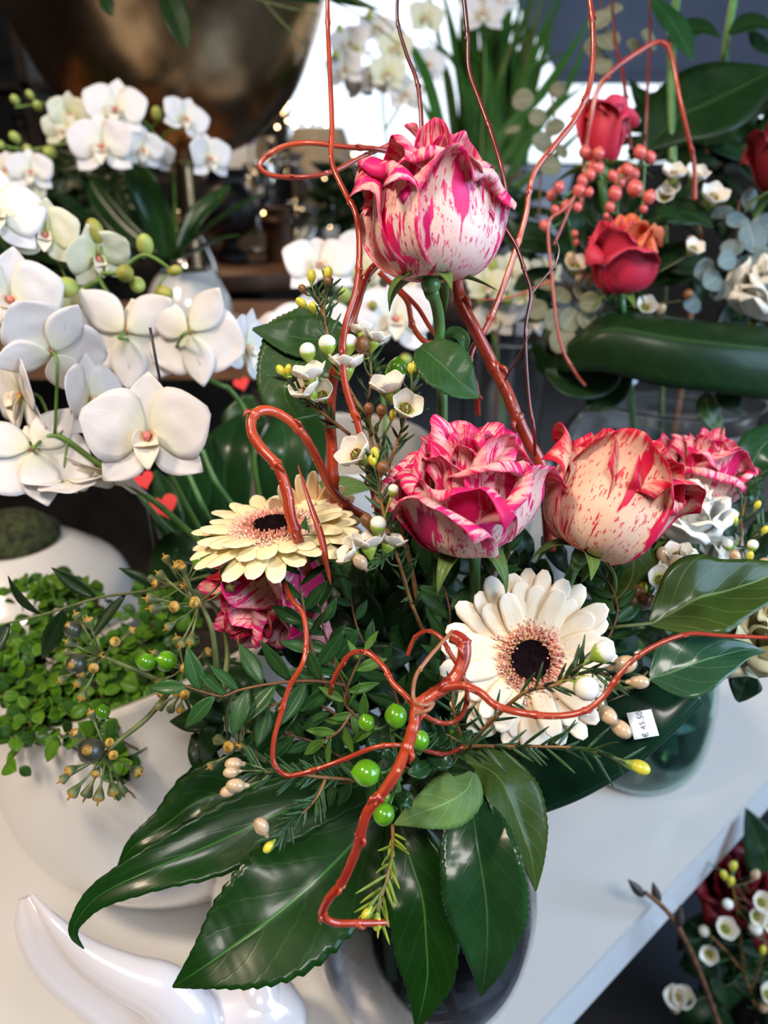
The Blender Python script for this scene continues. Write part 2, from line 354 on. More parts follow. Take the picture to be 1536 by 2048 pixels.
# ------------------------------------------------------------ plant builders
def sheet(mid, face, nv=28, nu=9, fold=0.0, cup=0.0, thick=.0004, serr=0, sa=.06, wave=0.0, seed=0, mb=None, mi=0, wfreq=5.0):
    """leaf blade along mid = [(x, y, depth, half width px[, roll deg])]"""
    mid = [tuple(q) + ((0,) if len(q) == 4 else ()) for q in mid]
    S = spline(mid, nv); pts = [P(q[0], q[1], q[2]) for q in S]; F = SV(face) if isinstance(face, tuple) else face
    G = []; mb = mb or MB()
    for i, p in enumerate(pts):
        t = (pts[min(i+1, nv-1)] - pts[max(i-1, 0)]).normalized(); n = (F - t*F.dot(t)).normalized()
        n = Matrix.Rotation(radians(S[i][4]), 3, t) @ n; w = t.cross(n)
        hw = max(S[i][3], .4)*S[i][2]/FPX; row = []
        if serr: hw *= 1 + sa*(((i/(nv-1)*serr) % 1.0) - .5)
        for j in range(nu):
            u = j/(nu-1)*2 - 1
            z = abs(u)*hw*math.tan(radians(fold)) + cup*hw*u*u
            z += wave*hw*noise.noise(V((u*1.3, i/(nv-1)*wfreq, seed*3.1)))
            row.append(p + w*(u*hw) + n*z)
        G.append(row)
    uvg = [[(j/(nu-1), i/(nv-1)) for j in range(nu)] for i in range(nv)]
    return mb.grid(G, uvg, thick, mi)
def blade(L, W, shape=(0, .55, .9, 1, .9, .6, .05), bend=0.0, bend2=0.0, cup=.15, fold=0.0, nv=12, nu=5, thick=.0003, rip=0.0, seed=0):
    """local blade: grows along +Y from the origin, faces +Z"""
    y = z = 0.0; G = []
    for i in range(nv):
        s = i/(nv-1); a = radians(bend*s + bend2*s*s)
        if i: y += L/(nv-1)*cos(a); z += L/(nv-1)*sin(a)
        k = s*(len(shape)-1); j = min(int(k), len(shape)-2); f = k-j; f = f*f*(3-2*f) if len(shape) < 5 else f
        hw = W/2*(shape[j]*(1-f) + shape[j+1]*f)
        row = []
        for q in range(nu):
            u = q/(nu-1)*2-1; e = hw*(cup*u*u + fold*abs(u)) + rip*hw*noise.noise(V((u*2, s*4, seed)))
            row.append(V((u*hw, y - sin(a)*e, z + cos(a)*e)))
        G.append(row)
    return MB().grid(G, None, thick)
ROUND = (.18, .62, .88, 1, .98, .82, .48, .06)
OVAL = (.05, .55, .85, 1, .97, .78, .45, .03)
LANCE = (.08, .5, .85, 1, .92, .68, .36, .02)
STRAP = (.4, .7, .9, 1, 1, .92, .7, .15)

def path(pts, n=None, jit=0.0, seed=0):
    n = n or max(8, len(pts)*6); S = spline(pts, n); rr = random.Random(seed)
    return [P(q[0], q[1], q[2]) + V((rr.uniform(-1, 1), rr.uniform(-1, 1), rr.uniform(-1, 1)))*jit for q in S]

# ---- striped and plain roses
def rose_petal(Rb, L, W, tilt, phi, prof, edge=25, seed=0, rip=.0018, z0=0.0, point=.0, nu=13, nv=15, spiral=.0012, rmin=.004, roll=0):
    """prof: lean angle from the vertical along the petal (deg, + = outward)"""
    G = [[None]*nu for _ in range(nv)]; uvg = [[None]*nu for _ in range(nv)]
    for j in range(nu):
        u = j/(nu-1)*2-1; r = Rb; z = z0; top = 1 - .20*abs(u)**2.6 + point*(1-abs(u))**2
        for i in range(nv):
            s = i/(nv-1)
            k = s*(len(prof)-1); q = min(int(k), len(prof)-2); f = k-q; a = prof[q]*(1-f)+prof[q+1]*f
            a += edge*abs(u)**2.2*s**1.5 + (16*(abs(u)**5)*sin(pi*min(1, s*1.2)) if edge > 6 else 0)
            q_ = max(0, (s-.80)/.20); a += roll*q_*q_*(3-2*q_)*max(.1, .75 + 1.1*noise.noise(V((u*1.1+seed*.77, seed*1.3, .5))))
            a = radians(a + tilt)
            if i: r += L*top/(nv-1)*sin(a); z += L*top/(nv-1)*cos(a)
            hw = W*(0.30 + .70*sin(pi*min(1, s*.62 + .08))**.9)
            if s > .8: hw *= 1 - .10*((s-.8)/.2)**2
            rr = max(r, rmin) + spiral*u*(1+2.5*s) + L*.045*s*noise.noise(V((u*1.5+seed*2.3, s*1.2, seed*.7))) - L*.035*(1-min(1, abs(u)*3.2))*s*(1-s)*1.6 + rip*s*s*noise.noise(V((u*2.2+seed*5.3, s*2.5, seed*1.7)))*2
            ang = phi + u*hw/max(rr, .006)
            zz = z + rip*s*s*noise.noise(V((u*2.7+9, s*1.5, seed*2.9)))*1.6
            G[i][j] = V((rr*cos(ang), rr*sin(ang), zz)); uvg[i][j] = (j/(nu-1), s)
    return MB().grid(G, uvg, .00035)
def rose(name, label, M0, mat, size=1.0, seed=1, layers='bloom', stem=None, sepals=5, group=None, sdown=60, mats2=None, skip=(), stemr=.0030, cat='rose', detail=1.0):
    """M0: frame at the base of the head, +Z = the way the flower opens"""
    t = thing(name, label, cat, M0.to_translation(), group); r = random.Random(seed); S = size
    L = []   # (n, Rb, L, W, prof, edge, z0, point)
    if layers == 'bloom':      # well opened
        L = [(3, .0015, .059, .008, (6, 3, -3, -4, 0), 3, .004, .0, 30), (4, .003, .060, .012, (16, 8, -2, -4, 4), 5, .003, .02, 50), (5, .005, .060, .017, (40, 16, 0, -4, 8), 6, .001, .02, 70),
             (5, .006, .061, .023, (66, 30, 4, -4, 14), 8, .0, .03, 85), (5, .007, .060, .028, (88, 46, 12, -3, 18), 9, -.001, .03, 100), (4, .008, .062, .033, (96, 60, 22, 4, 28), 12, -.003, .03, 110)]
    elif layers == 'goblet':   # tall high-centred
        L = [(3, .002, .072, .010, (6, 3, -3, -4, 0), 3, .005, .0, 30), (4, .004, .076, .016, (24, 10, -2, -4, 2), 4, .003, .02, 60), (4, .006, .079, .023, (60, 24, 2, -5, 2), 6, .001, .03, 90),
             (4, .008, .082, .031, (94, 50, 10, -5, -4, 2), 7, .0, .04, 120), (4, .009, .083, .037, (100, 62, 18, -4, -2, 6), 8, -.001, .05, 150)]
    elif layers == 'bud':
        L = [(3, .002, .044, .012, (10, 2, -6, -8, -2), 4, .003, .0, 20), (4, .004, .046, .018, (40, 10, -6, -10, 4), 6, .001, .03, 30), (4, .006, .048, .022, (66, 20, -4, -12, 6), 8, 0, .05, 60)]
    elif layers == 'ragged':
        L = [(4, .003, .044, .014, (20, 10, 0, 0, 20), 16, .003, .0, 60), (5, .006, .052, .024, (60, 30, 5, 10, 40), 20, 0, .05, 80), (5, .008, .060, .032, (85, 50, 20, 30, 60), 30, -.002, .08, 100), (4, .009, .062, .032, (95, 75, 50, 50, 70), 36, -.003, .1, 100)]
    S4 = Matrix.Scale(S, 4); k = 0; ph = r.uniform(0, 6)
    for li, (n, Rb, Ln, W, prof, edge, z0, pt, roll) in enumerate(L):
        ph += r.uniform(.3, .9)
        for q in range(n):
            k += 1
            if (li, q) in skip: continue
            pr = tuple(a*r.uniform(.88, 1.1) for a in prof)
            mb = rose_petal(Rb, Ln*r.uniform(.88, 1.05), W*r.uniform(.90, 1.08), r.uniform(-5, 6), ph + 2*pi*q/n + r.uniform(-.12, .12), pr, edge*r.uniform(.6, 1.4), seed*31+k, (.0022 if layers == 'ragged' else .0010)+.0004*li, z0, pt, roll=roll*r.uniform(.5, 1.25),
                            nu=(17 if detail >= 1 else 9), nv=(24 if detail >= 1 else 12))
            mm = mat if not mats2 or r.random() > .3 else mats2
            part('petal', mb.xf(M0 @ S4), mm, t)
    for q in range(sepals):
        b = blade(.036*S, .013*S, (.7, 1, .85, .6, .3, .02), bend=-70-sdown*r.uniform(.3, 1.0), bend2=r.uniform(-30, 50), cup=.3, nv=12)
        a = 2*pi*q/sepals + .4
        m = M0 @ Matrix.Rotation(a, 4, 'Z') @ Matrix.Translation((0, .0035*S, -.0015*S)) @ Matrix.Rotation(radians(20), 4, 'X')
        part('sepal', b.xf(m), M['sepal'], t)
    hip = MB().ball((0, 0, -.0045*S), (.0058*S, .0058*S, .0058*S)).xf(M0); part('hip', hip, M['rose_stem'], t)
    if stem:
        b0 = M0 @ V((0, 0, -.008*S)); pts = [b0] + [P(*q) if len(q) == 3 else V(q[1:]) for q in stem]
        sp = [V(q) for q in spline([tuple(p) for p in pts], 26)]
        part('stem', MB().tube(sp, [stemr*(1.25 if i < 2 else 1.0) for i in range(26)], 10), M['rose_stem'], t)
    return t

# ---- gerbera
def gerbera(label, M0, Rr, mat, seed=3, n=26, tiltup=12, squash=None, stem=None, lens=None):
    t = thing('gerbera', label, 'gerbera', M0.to_translation(), None); r = random.Random(seed)
    for layer in range(2):
        nn = n if layer == 0 else n-4
        for q in range(nn):
            a = 2*pi*(q + .5*layer)/nn + r.uniform(-.05, .05)
            k = lens(a) if lens else 1.0
            Ln = Rr*(.82 if layer == 0 else .66)*r.uniform(.93, 1.06)*k
            b = blade(Ln, Rr*.255*r.uniform(.88, 1.1), (.35, .55, .72, .85, .94, 1, 1, .99, .96, .90, .78, .30), bend=-4+r.uniform(-6, 8), bend2=r.uniform(-12, 2), cup=r.uniform(-.16, .05), nv=26, nu=7, rip=.08, seed=q+layer*50)
            m = M0 @ Matrix.Rotation(a, 4, 'Z') @ Matrix.Translation((0, Rr*.2, -.0010+.0014*layer)) @ Matrix.Rotation(radians(tiltup + 7*layer + r.uniform(-5, 5)), 4, 'X') @ Matrix.Rotation(r.uniform(-.14, .14), 4, 'Y')
            part('petal', b.xf(m), mat, t)
    nm = ['floret_ring', 'inner_floret_ring']
    for ri, (ra, rb, cnt, hh, mt, w) in enumerate(((.24, .46, 330, .11, 'floret_l', .019), (.17, .33, 260, .10, 'floret', .017))):
        mb = MB()
        for q in range(cnt):
            a = q*2.39996 + r.uniform(-.1, .1); fr_ = sqrt((q+.5)/cnt); rr = Rr*(ra + (rb-ra)*fr_*r.uniform(.9, 1.0)); lean = radians((12 if ri else 25)+(20 if ri else 42)*fr_)
            d = V((cos(a)*sin(lean), sin(a)*sin(lean), cos(lean))); p0 = V((cos(a)*rr, sin(a)*rr, Rr*.01)); h = Rr*hh*r.uniform(.7, 1.2)
            mb.tube([p0, p0+d*h*.6, p0+d*h], [Rr*w*.55, Rr*w*.5, Rr*w*.75], 5)
        part(nm[ri], mb.xf(M0), M[mt], t)
    eye = MB(); G = []
    for i in range(9):
        G.append([V((cos(2*pi*j/24)*Rr*.22*i/8, sin(2*pi*j/24)*Rr*.22*i/8, Rr*(.035 + .05*(i/8)**3 + .015*r.random()))) for j in range(25)])
    part('eye', eye.grid(G).xf(M0), M['gerb_eye'], t)
    cal = MB().lathe([(.002, -.016), (Rr*.14, -.013), (Rr*.24, -.006), (Rr*.26, -.001), (Rr*.1, .0)], 24).xf(M0); part('calyx', cal, M['rose_stem'], t)
    if stem:
        pts = [M0 @ V((0, 0, -.014))] + [P(*q) if len(q) == 3 else V(q[1:]) for q in stem]
        part('stem', MB().tube([V(q) for q in spline([tuple(p) for p in pts], 24)], .0026, 10), M['rose_stem'], t)
    return t

# ---- willow
def willow(label, pts, r0, r1, mat='willow', nodes=0, seed=0, extra=(), n=None):
    """pts traced (x, y, depth); radii in metres at both ends"""
    n = n or len(pts)*9; pp = path(pts, n); rr = random.Random(seed)
    rad = []
    for i in range(n):
        s = i/(n-1); q = r0 + (r1-r0)*s; q *= 1 + .07*noise.noise(V((i*.35, seed, 0)))
        rad.append(q)
    ks = [int((k+.5)/max(nodes, 1)*n + rr.uniform(-2, 2)) for k in range(nodes)]
    for k in ks:
        if 1 < k < n-2: rad[k] *= 1.28; rad[k-1] *= 1.06
    mb = MB().tube(pp, rad, 10)
    c = pp[-1] if pp[-1].z < pp[0].z else pp[0]
    t = thing('willow_branch', label, 'branch', c); part('stem', mb, M[mat], t)
    for k in ks:
        if 2 < k < n-3:
            d = (pp[k+1]-pp[k]).normalized(); a = BACK*.6 + RIGHT*rr.uniform(-1, 1); a = (a - d*a.dot(d)).normalized()
            b = MB().tube([pp[k]+a*rad[k]*.5, pp[k]+a*rad[k]*1.25+d*rad[k]*.7, pp[k]+a*rad[k]*1.1+d*rad[k]*1.7], [rad[k]*.45, rad[k]*.34, rad[k]*.08], 6)
            part('bud', b, M[mat], t)
    for e in extra:
        q = path(e[0], len(e[0])*8); m = len(q); part('side_shoot', MB().tube(q, [e[1]+(e[2]-e[1])*i/(m-1) for i in range(m)], 8), M[e[3] if len(e) > 3 else mat], t)
    return t

# ---- waxflower
def bud_mesh(kind):
    mb = MB(); c = {'white': 0, 'beige': 0, 'yellow': 0, 'brown': 0}[kind]
    if kind == 'white': mb.ball((0, 0, .0052), (.0035, .0035, .0032), 14, 9, 0); cup = (.0006, .0022, .0033, .0034)
    elif kind == 'beige': mb.ball((0, 0, .0045), (.0026, .0026, .0036), 12, 9, 0); cup = (.0005, .0012, .0018, .0019)
    elif kind == 'yellow': mb.ball((0, 0, .0042), (.0023, .0023, .0034), 12, 9, 0); cup = (.0005, .0014, .0018, .0018)
    else: mb.ball((0, 0, .0042), (.0026, .0026, .0030), 12, 9, 0); cup = (.0005, .0014, .0020, .0022)
    mb.lathe([(.0003, -.001), (cup[0]+.0003, 0), (cup[1], .0014), (cup[2], .0032), (cup[3], .0044), (cup[3]*.8, .0050)], 12, mi=1)
    mat = {'white': 'w_white', 'beige': 'w_pink', 'yellow': 'w_yel', 'brown': 'w_brown'}[kind]
    return mb.mesh('bud_'+kind, [M[mat], M['w_brown' if kind == 'brown' else ('w_pink' if kind == 'beige' else 'w_cup')]])
def waxflower_mesh():
    mb = MB()
    for q in range(5):
        mb.join(blade(.0062, .0078, (.3, .75, .95, 1, 1, .92, .74, .45, .08), bend=10, bend2=22, cup=.22, nv=12, nu=7, thick=.0003).xf(Matrix.Rotation(2*pi*q/5, 4, 'Z') @ Matrix.Translation((0, .0022, .0038)) @ Matrix.Rotation(radians(38), 4, 'X')), mi=0)
    mb.lathe([(.0006, -.001), (.0012, 0), (.0024, .0022), (.0031, .0042), (.0026, .0043), (.0012, .0030), (.0002, .0028)], 14, mi=1)
    for q in range(10):
        a = 2*pi*q/10; mb.tube([V((cos(a)*.0022, sin(a)*.0022, .0038)), V((cos(a)*.0016, sin(a)*.0016, .0056))], .00028, 5, mi=2); mb.ball((cos(a)*.0015, sin(a)*.0015, .0057), .00042, 5, 4, mi=2)
    mb.tube([V((0, 0, .003)), V((0, 0, .0062))], .0003, 5, mi=1)
    return mb.mesh('wax_flower', [M['wax'], M['w_cup'], M['w_brown']])
BUD = {k: bud_mesh(k) for k in ('white', 'beige', 'yellow', 'brown')}; BUD['flower'] = waxflower_mesh()
def waxsprig(label, paths, heads, needles=30, nlen=.014, seed=0, nmat='needle', smat='wstem', group=None, srad=.0009, tipn=()):
    """paths: traced stems; heads: (x, y, depth, kind, face, scale)"""
    r = random.Random(seed); P0 = [path(p, len(p)*8) for p in paths]
    t = thing('waxflower_sprig', label, 'waxflower', P0[0][0], group)
    mb = MB()
    for k, p in enumerate(P0): m = len(p); mb.tube(p, [srad*(1.25 - .6*i/(m-1))*(1 if k == 0 else .75) for i in range(m)], 7)
    part('stem', mb, M[smat], t)
    nb = MB(); tot = sum(len(p) for p in P0)
    for p in P0:
        cnt = int(needles*len(p)/tot)
        for q in range(cnt):
            i = min(len(p)-2, int((.12 + .88*(q+.5)/cnt)*(len(p)-1))); d = (p[i+1]-p[i]).normalized()
            a = V((r.uniform(-1, 1), r.uniform(-1, 1), r.uniform(-1, 1))); a = (a - d*a.dot(d)).normalized(); ax = (d*r.uniform(.5, 1.0) + a*.75).normalized()
            L = nlen*r.uniform(.6, 1.2); z = (BACK - ax*BACK.dot(ax)).normalized(); x = ax.cross(z)
            mm = Matrix.Translation(p[i]) @ Matrix((x, ax, z)).transposed().to_4x4()
            nb.join(blade(L, .0014, (.5, 1, 1, .8, .15), bend=r.uniform(-12, 30), cup=.3, nv=6, nu=3, thick=.0004).xf(mm))
    if nb.v: part('needle_leaves', nb, M[nmat], t)
    allp = [q for p in P0 for q in p]
    for h in heads:
        c = P(h[0], h[1], h[2]); f = SV(h[4]) if len(h) > 4 else SV((r.uniform(-.5, .5), 1, .3)); s = h[5] if len(h) > 5 else 1.0
        base = c - f*.004*s; inst({'flower': 'flower'}.get(h[3], 'bud'), BUD[h[3]], t, frame(base, f, r.uniform(0, 70), s))
        cand = sorted(allp, key=lambda q: abs((q-base).length-.013) + .5*max(0, (q-base).normalized().dot(f)))[0]
        mid = (base*.55 + cand*.45) - f*.0025
        part('stalk', MB().tube([V(q) for q in spline([tuple(base - f*.0004), tuple(mid), tuple(cand)], 8)], [.0007*s, .0006, .0006, .0005, .0005, .0005, .0006, .0007], 6), M['twig_g'] if h[3] != 'white' else M['w_cup'], t)
    return t

# ---- ivy umbel
def cap_mesh(kind):
    mb = MB()
    if kind == 'cap':
        mb.lathe([(.0004, -.003), (.0008, -.0012), (.0018, .0012), (.0024, .0030), (.0022, .0036)], 10, mi=0)
        mb.lathe([(.0023, .0034), (.0016, .0040), (.0005, .0042), (.0003, .0058), (.0001, .0060)], 10, mi=1)
    else: mb.ball((0, 0, .0015), (.0048, .0048, .0048), 14, 9, 0); mb.lathe([(.0020, .0058), (.0010, .0066), (.0002, .0068)], 10, mi=1)
    return mb
CAPS = {'cap': cap_mesh('cap').mesh('ivy_cap', [M['ivy_cap'], M['ivy_disc']]), 'flip': cap_mesh('cap').mesh('ivy_cap_open', [M['ivy_cap'], M['ivy_disc']]), 'berry': cap_mesh('b').mesh('ivy_berry', [M['berry_k'], M['ivy_disc']]), 'green': cap_mesh('b').mesh('ivy_berry_green', [M['berry_g'], M['ivy_disc']])}
def umbels(label, stems, heads, seed=0, group=None):
    """stems traced; heads: (x, y, depth, face, ray px, n, [berries])"""
    r = random.Random(seed); P0 = [path(p, len(p)*7) for p in stems]; t = thing('ivy_berry_sprig', label, 'ivy sprig', P0[0][0], group)
    mb = MB()
    for p in P0: m = len(p); mb.tube(p, [.0019 - .0008*i/(m-1) for i in range(m)], 8)
    part('stem', mb, M['twig_g'], t)
    for (x, y, d, face, ray, n, bl) in heads:
        c = P(x, y, d); F = SV(face); fr = frame(c, F)
        part('hub', MB().ball(c, .0024, 10, 7), M['ivy_disc'], t)
        rays = MB()
        for q in range(n):
            a = 2*pi*q/n + r.uniform(-.3, .3); el = radians(r.uniform(-8, 55) if q % 3 else r.uniform(30, 75)); L = 1.22*ray*d/FPX*r.uniform(.75, 1.12)
            dr = (fr.to_3x3() @ V((cos(a)*cos(el), sin(a)*cos(el), sin(el)))).normalized(); e = c + dr*L
            rays.tube([c, c + dr*L*.5 + V((0, 0, -.001)), e], [.0006, .0005, .0009], 6)
            k = 'cap' if q not in bl else bl[q]
            inst('berry' if k in ('berry', 'green') else 'seed_cap', CAPS[k], t, frame(e, dr, 0, r.uniform(1.0, 1.4)))
        part('rays', rays, M['twig_g'], t)
    return t

# ---- leafy sprigs (pistacia and the like)
def leafsprig(name, label, paths, count, L, W, seed=0, mats='pist', shape=LANCE, cat='foliage', smat='twig', rad=.0009, spread=.9, face=None, bend=-25, group=None, dens=None, facek=.6):
    r = random.Random(seed); P0 = [path(p, len(p)*7) for p in paths]; t = thing(name, label, cat, P0[0][0], group)
    mb = MB()
    for p in P0: m = len(p); mb.tube(p, [rad*(1.3-.7*i/(m-1)) for i in range(m)], 7)
    part('stem', mb, M[smat], t); F = SV(face) if face else BACK
    lb = MB(); tot = sum(len(p) for p in P0)
    for p in P0:
        c = max(2, int(count*len(p)/tot))
        for q in range(c):
            i = min(len(p)-2, int((.08 + .92*q/(c-1))*(len(p)-1))); d = (p[i+1]-p[i]).normalized(); side = d.cross(F).normalized()*(1 if q % 2 else -1)
            if q == c-1: side *= .1
            ax = (d*.75 + side*spread + F*r.uniform(-.3, .35) + V((r.uniform(-1, 1), r.uniform(-1, 1), r.uniform(-1, 1)))*.25).normalized()
            z = (F*facek + V((r.uniform(-1, 1), r.uniform(-1, 1), r.uniform(0, 1)))*.55); z = (z - ax*z.dot(ax)).normalized(); x = ax.cross(z)
            mm = Matrix.Translation(p[i]) @ Matrix((x, ax, z)).transposed().to_4x4(); k = r.uniform(.7, 1.15)
            lb.join(blade(L*k, W*k*r.uniform(.85, 1.1), shape, bend=r.uniform(bend, 12), cup=r.uniform(0, .3), fold=.12, nv=9, nu=5, thick=.0003).xf(mm))
    part('leaves', lb, M[mats], t)
    return t

# ---- orchids
def orchid_parts(kind='orchid', openk=1.0, seed=0, back=0):
    r = random.Random(seed); o = []
    def pe(L, W, shape, rot, tilt, cup, bend, mat, name='petal', off=.002, z=0, rip=.08):
        b = blade(L, W, shape, bend=bend*openk, bend2=r.uniform(-14, 6), cup=cup, nv=12, nu=9, rip=rip, seed=seed+rot, thick=.0005)
        b.xf(Matrix.Rotation(radians(rot), 4, 'Z') @ Matrix.Translation((0, off, z)) @ Matrix.Rotation(radians(tilt), 4, 'X')); o.append((name, b, mat))
    k = kind
    for rot in (0, 128, -128): pe(.043, .030, OVAL, rot+r.uniform(-6, 6), 12*(2-openk), .18, -14, k, 'sepal', z=-.0012)
    for rot in (66, -66): pe(.045, .054, (.12, .62, .90, 1, .96, .80, .52, .12), rot+r.uniform(-6, 6), 14*(2-openk)+4, -.05, -10, k, 'petal', z=.0012, rip=.12)
    pe(.025, .017, (.6, .8, 1, .9, .5, .1), 180, 52, .5, -50, 'orchid_lip', 'lip', z=.002)
    for rot in (128, -128): pe(.015, .013, ROUND, rot, 68, .6, -25, 'orchid_lip', 'lip_lobe', z=.002)
    mb = MB().tube([V((0, 0, 0)), V((0, .001, .006)), V((0, -.002, .010))], [.0022, .0026, .0022], 8); o.append(('column', mb, 'orchid_core'))
    return o
OM = {}
for kd, op in (('orchid', 1.0), ('orchid_green', .55)):
    for sd in range(3):
        OM[(kd, sd)] = [(n, b.mesh('orchid_'+n, M[m])) for n, b, m in orchid_parts(kd, op, sd*7+1)]
OBUD = MB().ball((0, 0, .011), (.0078, .0078, .0108), 14, 10).mesh('orchid_bud', M['bud_g']); OBUD2 = MB().ball((0, 0, .011), (.0072, .0072, .0105), 14, 10).mesh('orchid_bud_olive', M['bud_r'])
def orchid_plant(label, loc, spikes, flowers, buds, group=None, leaves=(), srad=.0024, petals=True):
    """flowers: (x, y, depth, face, roll, scale, kind); buds: (x, y, depth, face, scale, kind)"""
    t = thing('orchid', label, 'orchid', loc, group); P0 = [path(p, len(p)*7) for p in spikes]; mb = MB()
    for p in P0: m = len(p); mb.tube(p, [srad*(1.1-.5*i/(m-1)) for i in range(m)], 8)
    if P0: part('flower_spike', mb, M['orch_stem'], t)
    allp = [q for p in P0 for q in p]; r = random.Random(len(flowers)*7+len(buds))
    for f in flowers:
        c = P(f[0], f[1], f[2]); F = SV(f[3]); s = f[5]; kd = f[6] if len(f) > 6 else 'orchid'
        m0 = frame(c, F, f[4], s); fl = bpy.data.objects.new('flower', None); fl.empty_display_size = .01; place(fl, t, Matrix.Translation(c))
        for n, me in OM[(kd, r.randrange(3))]: inst(n, me, fl, m0)
        if allp:
            q = min(allp, key=lambda a: (a-(c-F*.03*s)).length)
            if (q-c).length < .12*s: part('stalk', MB().tube([V(a) for a in spline([tuple(c), tuple(c - F*.014*s + V((0, 0, -.003))), tuple(q)], 9)], .0013*s, 7), M['orch_stem'], fl)
    for b in buds:
        c = P(b[0], b[1], b[2]); F = SV(b[3]); s = b[4]; base = c - F*.011*s
        bo = inst('bud', OBUD2 if len(b) > 5 and b[5] else OBUD, t, frame(base, F, 0, s))
        if allp:
            q = min(allp, key=lambda a: (a-base).length)
            if (q-base).length < .06: part('bud_stalk', MB().tube([base + F*.001, (base+q)*.5 - F*.002, q], .0011*s, 7), M['orch_stem'], t)
    for lf in leaves: part('leaf', sheet(lf[0], lf[1], nv=20, nu=7, cup=.25, fold=8, thick=.0012), M['orch_leaf'], t)
    return t
# ------------------------------------------------------------ the room
t = NT('stone_floor'); nz = t.noise(t.obj(), 3, 5, .6)
M['floor'] = t.bsdf(t.mix(nz, (.018, .020, .028), (.06, .065, .08)), .45, normal=t.bump(t.noise(t.obj(), 30, 4), .3, .004))
M['wall'] = plain('dark_plaster', (.05, .045, .042), .9, .3, 3)
M['wallb'] = plain('blue_grey_canvas', (.27, .32, .43), .8, .08, 2, trl=.5)
M['white_paint'] = plain('white_lacquer', (.74, .74, .76), .28, .02, 4, Coat_Weight=.4, Coat_Roughness=.15)
t = NT('table_top_lacquer'); nz = t.noise(t.obj(), 5, 3)
sp = t.noise(t.obj(), 42, 2); spk = t.step(sp, .80, .82)
M['table'] = t.bsdf(t.mix(t.math('MULTIPLY', spk, .4), t.mix(nz, (.62, .605, .59), (.68, .665, .65)), (.25, .22, .2)), t.math('ADD', .25, t.math('MULTIPLY', nz, .1)), Coat_Weight=.35, Coat_Roughness=.2)
struct('floor', MB().box((-4, -2, -.1), (5, 6.2, 0)), M['floor'])
struct('ceiling', MB().box((-4, -2, 3.2), (5, 6.2, 3.3)), M['wall'])
YB = 6.0
wb = MB().box((-4, YB, 0), (-.75, YB+.15, 3.2)).box((-.75, YB, 0), (5, YB+.15, 1.38)).box((3.2, YB, 1.38), (5, YB+.15, 3.2)).box((-.75, YB, 2.75), (3.2, YB+.15, 3.2))
struct('wall_back', wb, M['wall'])
struct('wall_left', MB().box((-4.1, -2, 0), (-4, 6.2, 3.2)), M['wall'])
wr = MB().box((5, -2, 0), (5.1, 6.2, .9)).box((5, -2, 2.9), (5.1, 6.2, 3.2)).box((5, 4.6, .9), (5.1, 6.2, 2.9)).box((5, -2, .9), (5.1, -1.6, 2.9))
struct('wall_right', wr, M['wall'])
struct('wall_front', MB().box((-4, -2.1, 0), (5, -2, 3.2)), M['wall'])
wf = MB()
for x in (-.75, .95, 3.15): wf.box((x, YB-.02, 1.38), (x+.06, YB+.1, 2.75))
wf.box((-.75, YB-.04, 1.34), (3.2, YB+.1, 1.40))
struct('window_1', wf, M['black'])
# blue grey awning outside the window, sloping
aw = MB().grid([[V((xx + sh_*.62*(1-tt_), YB-.12-.35*tt_, 1.91+.95*(1-tt_))) for xx, sh_ in ((1.12, -1), (2.2, -.3), (3.2, 0), (4.6, 0))] for tt_ in (0, .5, 1)], None, .02)
aw.box((1.12, YB-.48, 1.86), (4.6, YB-.45, 1.915))
solo('awning', aw, M['wallb'], 'blue-grey sloping canopy above the bright window at the top right', 'awning', smooth=False)

# ------------------------------------------------------------ white display table (turned by 40 degrees)
EX = V((.764, .646, 0)); EN = V((-.646, .764, 0)); TO = V((.125, .365, TZ))
TM = Matrix((EX, EN, V((0, 0, 1)))).transposed().to_4x4(); TM = Matrix.Translation(TO) @ TM
tt = thing('display_table', 'white lacquered display table carrying the vases and bowls', 'table', TM @ V((.1, .4, -TZ)))
part('table_top', MB().box((-1.7, 0, -.010), (1.0, .78, 0), M=TM), M['table'], tt, False)
part('apron', MB().box((-1.7, .006, -.085), (1.0, .774, -.011), M=TM), M['white_paint'], tt, False)
for (a, b) in ((-1.66, .05), (.9, .05), (-1.66, .68), (.9, .68)):
    part('leg', MB().box((a, b, -TZ), (a+.06, b+.06, -.086), M=TM), M['white_paint'], tt, False)

def onz(x, y, z):                            # world point where the sight line meets height z
    a = P(x, y, 1) - CAM; k = (z-CAM.z)/a.z; return CAM + a*k
def ld(x, y, d, z=TZ): p = P(x, y, d); return V((p.x, p.y, z))

def scale_prof(p, k): return [(a*k, b*k) for a, b in p]
def hollow(outer, th):                       # outer profile bottom->rim, returns closed wall profile
    inner = [(max(r-th, .0005), z + (th if i == 0 else 0)) for i, (r, z) in enumerate(outer)]
    inner[0] = (.0005, outer[0][1]+th*1.6)
    return [(.0005, outer[0][1])] + smooth(outer) + list(reversed(smooth([(max(r-th, .0005), max(z, outer[0][1]+th*1.6)) for r, z in outer]))) + [inner[0]]
def smooth(p, n=None): return [tuple(q) for q in spline(p, n or len(p)*5)]

